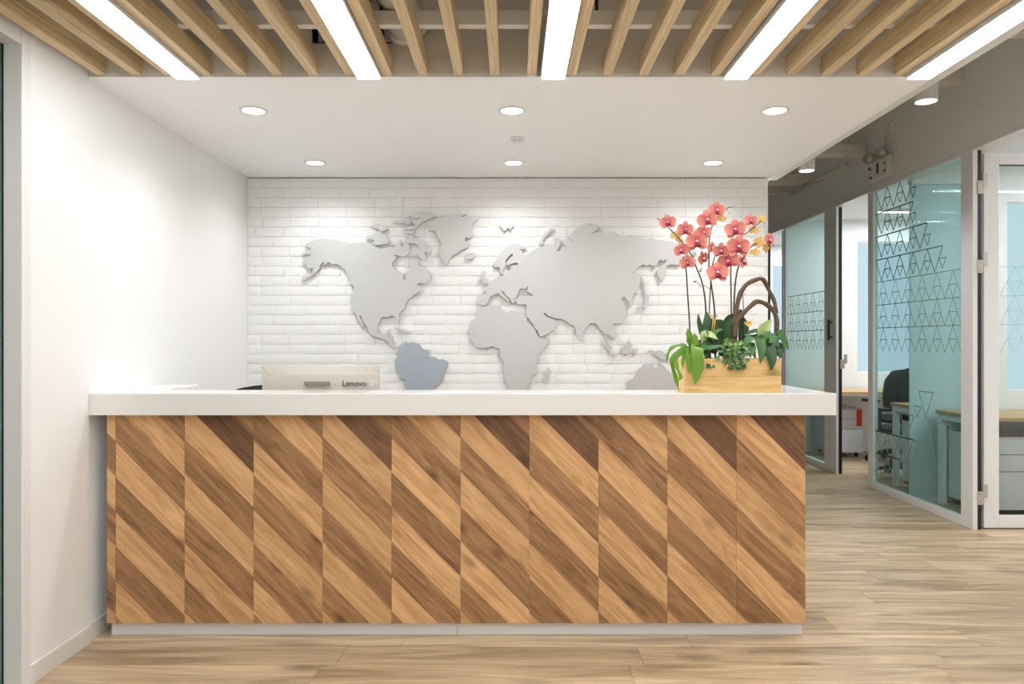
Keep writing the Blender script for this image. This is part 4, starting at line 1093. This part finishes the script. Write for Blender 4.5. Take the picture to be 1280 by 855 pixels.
glass_front('glass_partition', 5.11, 6.57, 'tall green tinted glass partition with triangle film beside the near office door', 0.10, 0.09)
g3 = glass_front('glass_door', 7.25, 8.60, 'green tinted glass door leaf with black pull handle farther along the corridor', 0.24, 0.05, 2, True, 'door')
j = thing('door_jamb_post', (XG, 5.09, 0), 'black edged white jamb post carrying the near door hinges', 'door jamb')
B((XG - 0.022, 5.075, 0), (XG + 0.010, 5.108, ZG)).build('post', 'frame', j)
B((XG + 0.014, 5.078, 0), (XG + 0.038, 5.10, ZG)).build('gasket_strip', 'gasket', j)
j2 = thing('door_jamb_post', (XG, 7.23, 0), 'black edged white jamb post beside the far glass door', 'door jamb')
B((XG - 0.022, 7.215, 0), (XG + 0.002, 7.248, ZG)).build('post', 'frame', j2)
B((XG + 0.004, 7.216, 0), (XG + 0.036, 7.238, ZG)).build('gasket_strip', 'gasket', j2)
hinge_at(j2, XG + 0.03, 7.214, 1.02)
j3 = thing('door_jamb_post', (XG, 9.2, 0), 'black edged jamb post of the farthest doorway beside the brick wall', 'door jamb')
B((XG - 0.022, 9.12, 0), (XG + 0.002, 9.19, ZG)).build('gasket_strip', 'gasket', j3)
B((XG - 0.022, 9.19, 0), (XG + 0.03, 9.6, ZG)).build('post', 'frame', j3)

# near office door, swung fully open
dr = thing('office_door', (3.23, 5.11, 0), 'white framed glass office door standing open', 'door')
x0, x1, ya, yb = 3.228, 4.13, 5.09, 5.13
ztop = 2.575
B((x0, ya, 0.008), (x0 + 0.105, yb, ztop)).build('stile', 'frame', dr, bevel=0.003)
B((x1 - 0.105, ya, 0.008), (x1, yb, ztop)).build('stile', 'frame', dr, bevel=0.003)
B((x0 + 0.105, ya, 0.008), (x1 - 0.105, yb, 0.095)).build('bottom_rail', 'frame', dr, bevel=0.003)
B((x0 + 0.105, ya, ztop - 0.08), (x1 - 0.105, yb, ztop)).build('top_rail', 'frame', dr, bevel=0.003)
pn = B((x0 + 0.105, 5.105, 0.095), (x1 - 0.105, 5.115, ztop - 0.08)).build('pane', 'glass_clear', dr)
B((x0 + 0.105, 5.10, ztop - 0.086), (x1 - 0.105, 5.12, ztop - 0.08)).build('seal', 'gasket', dr)
B((x0 + 0.105, 5.10, 0.095), (x1 - 0.105, 5.12, 0.101)).build('seal', 'gasket', dr)
pattern(x0 + 0.12, x1 - 0.12, lambda p: (p.x, 5.1042, p.y), False, False).build('triangle_film', glass('faint_film', (0.86, 0.9, 0.9, 1), 0.02, 0.25), pn)
for z in (0.17, 1.75, 2.29): hinge_at(dr, 3.184, 5.072, z)

# ------------------------------------------------------------------ rooms behind the glass
for nm, y0_, y1_, lb in (('near', 2.0, 5.98, 'near office'), ('middle', 6.04, 8.75, 'middle office'), ('far', 8.83, 11.0, 'farthest office')):
    struct(B((XG + 0.06, y0_, 2.72), (6.6, y1_, 2.78)).build('ceiling_' + nm + '_office', 'office_white'), 'white ceiling of the ' + lb, 'ceiling')
    for i, (xx, yy) in enumerate(((3.9, y0_ + (y1_ - y0_) * .3), (3.9, y0_ + (y1_ - y0_) * .75))):
        off = nm == 'near'
        t = thing(['doorway_strip_light_offscreen', 'window_strip_light_offscreen'][i] if off else 'office_strip_light', (xx + 0.9, yy, 2.7), ['first', 'second'][i] + ' linear LED light from the door on the ceiling of the ' + lb, 'ceiling light', 'linear lights in the offices')
        B((xx, yy, 2.695), (xx + 2.0, yy + 0.07, 2.72)).build('housing', 'led_body', t)
        B((xx + 0.01, yy + 0.008, 2.692), (xx + 1.99, yy + 0.062, 2.697)).build('diffuser', 'led_room', t)
        ld = bpy.data.lights.new(['doorway_lamp_offscreen', 'window_lamp_offscreen'][i] if off else 'office_lamp', 'AREA'); ld.energy = ROOM_W / 2; ld.shape = 'RECTANGLE'; ld.size = 1.98; ld.size_y = 0.054; ld.color = (0.96, 0.99, 1.0)
        lo = bpy.data.objects.new(['doorway_lamp_offscreen', 'window_lamp_offscreen'][i] if off else 'office_lamp', ld); COL.objects.link(lo); lo.location = (xx + 1.0, yy + 0.035, 2.690); adopt(lo, t)
struct(B((XG - 0.022, -2.5, 0), (XG + 0.03, 4.15, ZG)).build('wall_near_office_shade', 'office_white'), 'added unseen white partition before the near office doorway', 'wall')  # unseen wall added to keep background light off the corridor
struct(B((XG + 0.03, 1.9, 0), (6.6, 2.0, ZC)).build('wall_near_office_end_shade', 'office_white'), 'added unseen white end wall of the near office', 'wall')  # unseen too, added to shut background light out of the near office
struct(B((6.5, 2.0, 0), (6.6, 13, ZC)).build('wall_offices_outer', 'office_white'), 'white outer wall of the offices', 'wall')


def window_wall(name, yy, x0, x1, wx0, wx1, wz0, wz1, label, wname, wlabel, pane='window'):
    w = MB()
    w.box((x0, yy, 0), (wx0, yy + 0.06, 2.72)).box((wx1, yy, 0), (x1, yy + 0.06, 2.72)).box((wx0, yy, 0), (wx1, yy + 0.06, wz0)).box((wx0, yy, wz1), (wx1, yy + 0.06, 2.72))
    struct(w.build(name, 'office_white'), label, 'wall')
    t = bpy.data.objects.new(wname, None); COL.objects.link(t); t.location = ((wx0 + wx1) / 2, yy, wz0); struct(t, wlabel, 'window')
    B((wx0, yy + 0.045, wz0), (wx1, yy + 0.055, wz1)).build('pane', pane, t)
    for a, b in (((wx0, wz0), (wx1, wz0 + 0.012)), ((wx0, wz1 - 0.012), (wx1, wz1)), ((wx0, wz0), (wx0 + 0.012, wz1)), ((wx1 - 0.012, wz0), (wx1, wz1))):
        B((a[0], yy + 0.02, a[1]), (b[0], yy + 0.05, b[1])).build('window_frame', 'frame', t)


window_wall('wall_divider_near', 5.98, 3.64, 6.6, 3.98, 5.2, 0.888, 2.405, 'white dividing wall behind the near office desk', 'window_1', 'tall frosted blue window in the near office')
window_wall('wall_divider_middle', 8.75, XG + 0.03, 6.6, 4.06, 5.4, 0.92, 2.46, 'white dividing wall behind the middle office desk', 'window_2', 'tall frosted blue window in the middle office')
window_wall('wall_divider_far', 11.0, XG - 0.5, 6.6, 3.85, 5.2, 0.9, 2.4, 'white dividing wall of the farthest office', 'window_3', 'tall frosted blue window in the farthest office')
gp = thing('frosted_partition', (3.42, 6.0, 0), 'frosted blue green glass partition behind the near desk end', 'glass partition')
B((3.20, 5.985, 0.02), (3.64, 5.997, 2.55)).build('pane', 'frost', gp)
B((3.20, 5.975, 2.55), (3.64, 6.01, 2.72)).build('head_rail', 'frame', gp)
B((3.20, 5.975, 0.0), (3.64, 6.01, 0.03)).build('sill_rail', 'frame', gp)


# office desks and drawer units
def office_desk(x0, x1, y0_, y1_, label):
    t = thing('office_desk', ((x0 + x1) / 2, (y0_ + y1_) / 2, 0), label, 'desk', 'office desks')
    B((x0, y0_, 0.712), (x1, y1_, 0.74)).build('desktop', 'desk_wood', t, bevel=0.001, origin=((x0 + x1) / 2, (y0_ + y1_) / 2, 0.72))
    for xx in (x0 + 0.012, x1 - 0.06):
        f = MB().box((xx, y0_ + 0.015, 0), (xx + 0.045, y0_ + 0.06, 0.712)).box((xx, y1_ - 0.06, 0), (xx + 0.045, y1_ - 0.015, 0.712)).box((xx, y0_ + 0.06, 0.667), (xx + 0.045, y1_ - 0.06, 0.712))
        f.build('leg_frame', 'office_white', t)
    return t


def drawer_unit(x0, x1, y0_, y1_, zt, label, key=False, side=False):
    t = thing('drawer_pedestal', ((x0 + x1) / 2, (y0_ + y1_) / 2, 0), label, 'cabinet', 'white drawer pedestals under the desks')
    B((x0, y0_ + 0.018, 0.055), (x1, y1_, zt)).build('body', 'cabinet', t, bevel=0.003)
    hs = [(0.055, 0.055 + (zt - .055) * .52), (0.055 + (zt - .055) * .53, 0.055 + (zt - .055) * .755), (0.055 + (zt - .055) * .765, zt - 0.012)]
    for a, b in hs:
        B((x0 + 0.002, y0_, a), (x1 - 0.002, y0_ + 0.017, b)).build('drawer', 'cabinet', t, bevel=0.002)
    for xx in (x0 + 0.05, x1 - 0.05):
        for yy in (y0_ + 0.06, y1_ - 0.06):
            MB().tube([(xx - 0.012, yy, 0.026), (xx + 0.012, yy, 0.026)], 0.026, 12).build('caster', 'black', t)
            B((xx - 0.008, yy - 0.008, 0.03), (xx + 0.008, yy + 0.008, 0.056)).build('caster_stem', 'black', t)
    if key:
        B((x1 - 0.075, y0_ - 0.004, zt - 0.20), (x1 - 0.015, y0_ - 0.0005, zt - 0.015)).build('red_tag', 'red', t)
    return t


office_desk(3.385, 5.2, 5.30, 5.95, 'oak topped office desk with white legs behind the open near door')
drawer_unit(3.46, 3.98, 5.42, 5.90, 0.585, 'white three drawer pedestal under the near office desk by the glass')
drawer_unit(4.0, 4.5, 5.42, 5.90, 0.585, 'white three drawer pedestal farther under the near office desk')
office_desk(3.385, 5.0, 6.06, 6.66, 'oak topped office desk behind the glass partition in the middle office')
drawer_unit(3.46, 3.96, 6.12, 6.60, 0.585, 'white three drawer pedestal under the middle office desk by the glass')
office_desk(3.40, 5.6, 8.02, 8.72, 'oak topped office desk against the dividing wall seen through the open doorway')
drawer_unit(3.52, 3.895, 8.25, 8.68, 0.545, 'white drawer pedestal with a red tag seen through the doorway', True)
office_chair((4.12, 7.95, 0), 0.0, 'black office chair at the desk with the red tagged pedestal', True, 1.0)
office_chair((3.72, 7.0, 0), 0.15, 'black mesh office chair behind the glass partition', True, 1.06)
office_desk(3.40, 5.2, 10.2, 10.9, 'oak topped office desk in the farthest office')
t = thing('storage_cabinet', (3.95, 9.9, 0), 'tall dark storage cabinet in the farthest office', 'cabinet')
B((3.50, 9.75, 0.0), (4.2, 10.1, 0.98)).build('body', 'ink', t, bevel=0.004)
for a, b in ((3.51, 3.848), (3.852, 4.19)):
    o = B((a, 9.735, 0.04), (b, 9.752, 0.96)).build('cabinet_door', 'black', t, bevel=0.002)
    B((b - 0.03 if a < 3.6 else a + 0.02, 9.725, 0.5), (b - 0.02 if a < 3.6 else a + 0.03, 9.737, 0.62)).build('handle', 'alu', o)
